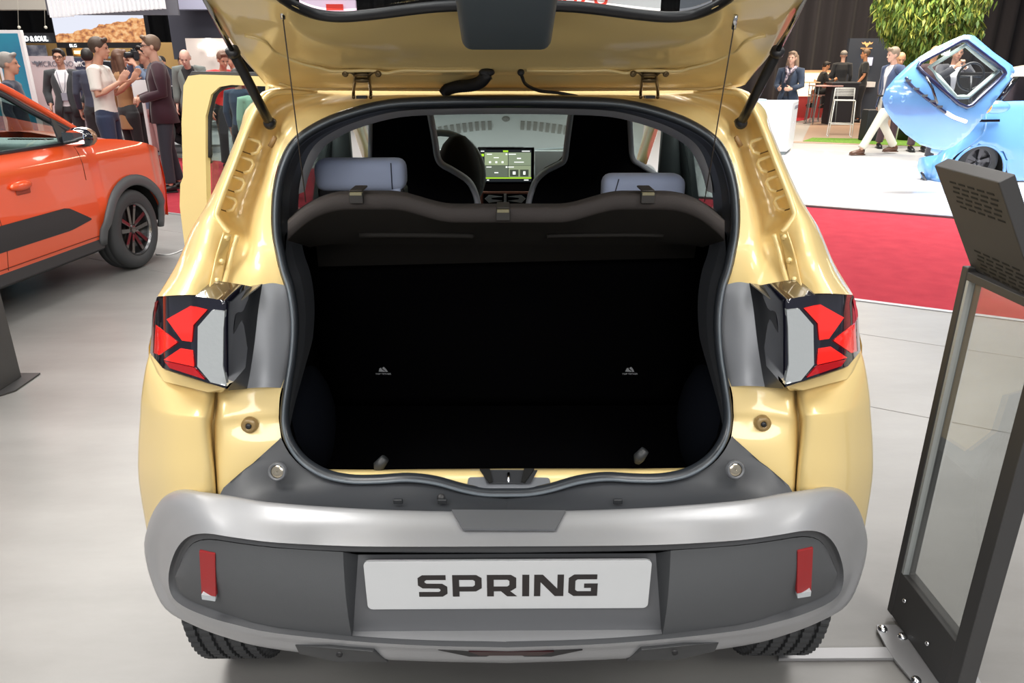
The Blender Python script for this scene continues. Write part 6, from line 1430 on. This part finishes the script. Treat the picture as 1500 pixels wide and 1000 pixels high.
for px, Y, hh, hr, c, dr, lb in ((1203, 21.6, 1.60, HD, (.012, .012, .012), (1, -.1), 'seated man in black leaning over the pink table, leftmost guest'), (1214, 22.6, 1.52, HD, (.30, .10, .05), (-1, -.3), 'seated guest with dark hair in middle of the bar table group'), (1228, 22.2, 1.58, HG, (.02, .02, .025), (-.8, -.6), 'seated bald guest in dark suit at right of the bar table group')):
    p = at(px, 100, Y)
    person(lb, (p.x, Y, 0), rzface(*dr), hh, sit, mat('skin_warm', (.62, .28, .14), .55), hr, 'bald' if hr is HG else 'short', C_('sit%d' % px, c), 'long', trousers=C_('sit%d' % px, c), shoes=SHOEB, voxel=.014)
    st = root('bar_stool', 'plain pale stool under the seated guest, %s' % {1203: 'left', 1214: 'middle', 1228: 'right'}[px], 'stool', (p.x, Y, 0))
    z = .80*hh/1.78
    MB().box((0, 0, z), (.36, .36, .03)).build('seat', PINKT, st, smooth=False, local=True)
    for sx in (-1, 1):
        for sy in (-1, 1): MB().tube([(sx*.2, sy*.2, 0), (sx*.15, sy*.15, z)], .012, 6).build('leg', MGREY, st, local=True)
p = at(1243, 80, 21.7)
person('man in grey cap and black jacket seen from behind at the bar', (p.x, 22.0, 0), rzface(.3, 1), 1.88, {}, SKIN, HG, 'cap', C_('black_jacket', (.018, .02, .024)), 'long', trousers=MT['cloth_black'], shoes=SHOEB)
p = at(1257, 78, 21.6)
person('man in black T-shirt with bare arm standing beside the grey cap', (p.x+.14, 21.4, 0), rzface(-.9, .3), 1.90, dict(ell=(-.24, .0, 1.15), wrl=(-.22, .14, .95)), mat('skin_warm', (.62, .28, .14), .55), HL, 'short', C_('black_tee', (.02, .022, .024)), 'short', trousers=MT['cloth_black'], shoes=SHOEB)
p = at(1318, 75, 14.6)
r, P = person('bald man in brown suit, white shirt and pale blue tie', (p.x+.02, 14.6, 0), rzface(-.25, -1), 1.76, dict(head=(0, .10, 1.62), neck=(0, .04, 1.48), nod=-.35), mat('skin_orange', (.66, .33, .18), .5), HL, 'bald', C_('white_shirt', (.70, .68, .70)), 'long', jacket=C_('brown_suit', (.075, .04, .045)), trousers=C_('brown_suit', (.075, .04, .045)), shoes=SHOEB)
MB().tube([(0, .125, 1.44), (0, .15, 1.25), (0, .14, 1.05)], [.015, .025, .03], 6, right=(1, 0, 0), ry=.006).build('tie', mat('tie_blue', (.4, .52, .58), .5), r, local=True)
p = at(1370, 72, 14.0)
person('balding man behind the blue microcar roof edge, head only showing', (p.x, 14.0, 0), rzface(-.2, -1), 1.82, dict(nod=-.3), MT['skin_orange'], HL, 'bald', C_('brown_suit', (.075, .04, .045)), 'long', trousers=MT['cloth_brown_suit'], shoes=SHOEB, voxel=.012)
p = at(1400, 85, 12.2)
person('man in dark suit photographing the microcar, seen through its windscreen', (p.x, 12.2, 0), rzface(-.2, -1), 1.80, dict(elr=(.24, .18, 1.30), wrr=(.07, .26, 1.45), hdr=(-.4, .3, .6), ell=(-.24, .18, 1.30), wrl=(-.07, .26, 1.45), hdl=(.4, .3, .6), curl=.7), SKIN2, HD, 'short', C_('white_shirt', (.70, .68, .70)), 'long', jacket=C_('charcoal_suit', (.04, .04, .05)), trousers=C_('charcoal_suit', (.04, .04, .05)), shoes=SHOEB, voxel=.010)
# ---------------------------------------------------------------- tree
def build_tree():
    Y = 16.2; base = at(1338, 150, Y); r = root('potted_tree', 'leafy green tree with drooping narrow leaves standing behind the walking man', 'tree', (base.x, Y, 0))
    x0 = base.x
    MB().tube([(x0, Y, .35), (x0+.04, Y, 1.2), (x0-.03, Y, 1.9), (x0+.0, Y, 2.9)], [.055, .045, .04, .02], 10).build('trunk', mat('bark', (.16, .10, .06), .9, bump=(60, .6)), r)
    rb = random.Random(5)
    for i in range(14):
        q = i*2.4; z = 1.7+i*.12; L = .55+.4*rb.random()
        MB().tube([(x0, Y, z), (x0+L*.5*math.cos(q), Y+L*.5*math.sin(q), z+.25), (x0+L*math.cos(q), Y+L*math.sin(q), z+.3)], [.018, .012, .005], 6).build('branch', MT['bark'], r)
    MB().lathe([(.001, .02), (.20, .0), (.24, .40), (.22, .42), (.20, .36), (.001, .36)], (x0, Y, .0), (0, 0, 1), 24).build('pot', mat('pot_black', (.02, .02, .02), .5), r)
    mb = MB(); lv = [Vector((0, 0, 0)), Vector((.022, 0, -.05)), Vector((0, .006, -.15)), Vector((-.022, 0, -.05))]
    cx, cz = x0-.0, 2.55
    for i in range(9000):
        while True:
            a = Vector((rb.uniform(-1, 1), rb.uniform(-1, 1), rb.uniform(-1, 1)))
            if .35 < a.length < 1: break
        rr = 1+.12*math.sin(a.x*7+a.z*5)+.1*math.sin(a.y*9)
        c = Vector((cx+a.x*1.04*rr, Y+a.y*.95*rr, cz+a.z*(1.15 if a.z > 0 else .92)*rr))
        if i % 14 == 0: c = Vector((x0+rb.gauss(0, .16), Y+rb.gauss(0, .14), rb.uniform(1.15, 1.8)))
        M = Matrix.Rotation(rb.uniform(0, 2*PI), 3, 'Z') @ Matrix.Rotation(rb.gauss(.3, .5), 3, 'X'); s = rb.uniform(.8, 1.4)
        mb.add([c+M @ (v*s) for v in lv], [(0, 1, 2, 3)], i % 3)
    ms = [mat('leaf_a', (.16, .24, .035), .55), mat('leaf_b', (.34, .36, .06), .55), mat('leaf_c', (.08, .15, .025), .6)]
    o = mb.build('foliage', ms, r, smooth=False); o['kind'] = 'stuff'
build_tree()
area('tree_spot', (at(1338, 0, 14.2).x-1.2, 13.6, 5.2), (.8, .8), 160, (1, .93, .72), target=(at(1338, 0, 16).x, 16.2, 2.6))

# ---------------------------------------------------------------- information stand, right foreground
r = root('info_stand', 'anthracite information stand with slotted tilted head and glass panel', 'stand', (1.14, 1.58, 0))
X0, X1, YA, YB = 1.105, 1.150, 1.425, 1.735
mb = MB()
o = MB().box(((X0+X1)/2, YA-.006, .53), (X1-X0, .045, 1.03)).build('post', STANDM, r, smooth=False, bevel=.003)
o = MB().box(((X0+X1)/2, YB-.012, .53), (X1-X0, .024, 1.03)).build('post', STANDM, r, smooth=False, bevel=.003)
o = MB().box(((X0+X1)/2, (YA+YB)/2, .090), (X1-X0-.004, YB-YA, .15)).build('lower_panel', STANDM, r, smooth=False, bevel=.003)
MB().box(((X0+X1)/2, (YA+YB)/2, 1.025), (X1-X0-.004, YB-YA, .02)).build('crossbar', STANDM, r, smooth=False, bevel=.002)
MB().box(((X0+X1)/2-.006, (YA+YB)/2, .59), (.010, YB-YA-.05, .85)).build('glass_panel', glass('stand_glass', (.93, .945, .935), .10, .02), r, smooth=False)
MB().box(((X0+X1)/2-.012, YB-.030, .59), (.016, .010, .85)).build('glass_seal', mat('seal_grey', (.35, .37, .37), .4), r, smooth=False)
for y, z in ((YB-.07, .105), (YB-.20, .075)): MB().lathe([(.001, .004), (.005, .004), (.006, 0)], (X0, y, z), (-1, 0, 0), 12).build('screw', CHROME, r)
# head
L = Vector((-.128, 0, .275)); nrm = Vector((-.275, 0, -.128)).normalized(); c0 = Vector((X0-.002, 0, 1.030)); up = L.normalized()
qd = [at(1423, 394, 1.733), None, at(1462, 267, 1.47), at(1368, 242, 1.733)]; qd[1] = qd[0]+qd[2]-qd[3]; nrm = (qd[1]-qd[0]).cross(qd[3]-qd[0]).normalized(); nrm = nrm if nrm.x < 0 else -nrm; up = (qd[3]-qd[0]).normalized()
MB().prism(qd, -nrm*.034).build('head', STANDM, r, smooth=False, bevel=.003)
def head_pt(a, b, e=.0008): return qd[0]+(qd[1]-qd[0])*a+(qd[3]-qd[0])*b+nrm*e
for blk, (b0, b1) in enumerate(((.03, .24), (.66, .88))):
    for i in range(6):
        for j in range(5):
            a = .20+.145*j+(.0 if i % 2 else .03); b_ = b0+(b1-b0)*i/5
            p0, p1 = head_pt(a, b_), head_pt(a+.10, b_); hw = up*.0022
            MB().prism([p0-hw, p1-hw, p1+hw, p0+hw], -nrm*.0006).build('vent_slot', DARK, r, smooth=False)
MB().box(qd[0]*.5+qd[3]*.5-nrm*.0+Vector((0, .001, 0)), (.002, .002, .002)).build('screw', CHROME, r, smooth=False)
# base plate and feet
z = .008
plate = [gnd(x, y, z) for x, y in ((1284, 917), (1313, 917), (1346, 950), (1400, 955), (1430, 990), (1452, 1030), (1436, 1060), (1335, 1040), (1342, 1006), (1310, 968), (1298, 950), (1284, 924))]
MB().prism(plate, (0, 0, .006)).build('base_plate', STEEL, r, smooth=False, bevel=.001)
for x, y in ((1293, 921), (1342, 996), (1412, 990), (1322, 932)):
    MB().lathe([(.001, .009), (.007, .009), (.012, .005), (.014, 0)], gnd(x, y, z+.006), (0, 0, 1), 14).build('screw', CHROME, r)
MB().prism([gnd(x, y, .004) for x, y in ((1140, 953), (1304, 951), (1314, 967), (1140, 968))], (0, 0, .009)).build('floor_bar', STEEL, r, smooth=False, bevel=.001)
# foot of another stand at the left edge
p = gnd(0, 578); r = root('info_stand', 'lower corner of a dark stand cut by the left picture edge', 'stand', (p.x, p.y, 0))
MB().box((-.03, .05, .45), (.03, .30, .88)).build('post', STANDM, r, smooth=False, local=True, bevel=.003)
MB().prism([(-.14, -.16, .004), (.0, -.05, .004), (.055, .035, .004), (.05, .25, .004), (-.14, .25, .004)], (0, 0, .006)).build('base_plate', STANDM, r, smooth=False, local=True)
# white cable behind the orange wheel
tag(MB().tube(spline([gnd(228, 372, .006), gnd(245, 373, .006), gnd(258, 370, .006), gnd(268, 366, .006), gnd(285, 366, .006)], 5), .006, 6).build('power_cable', WHITE), 'thin white cable on the floor behind the orange car front wheel', 'cable')
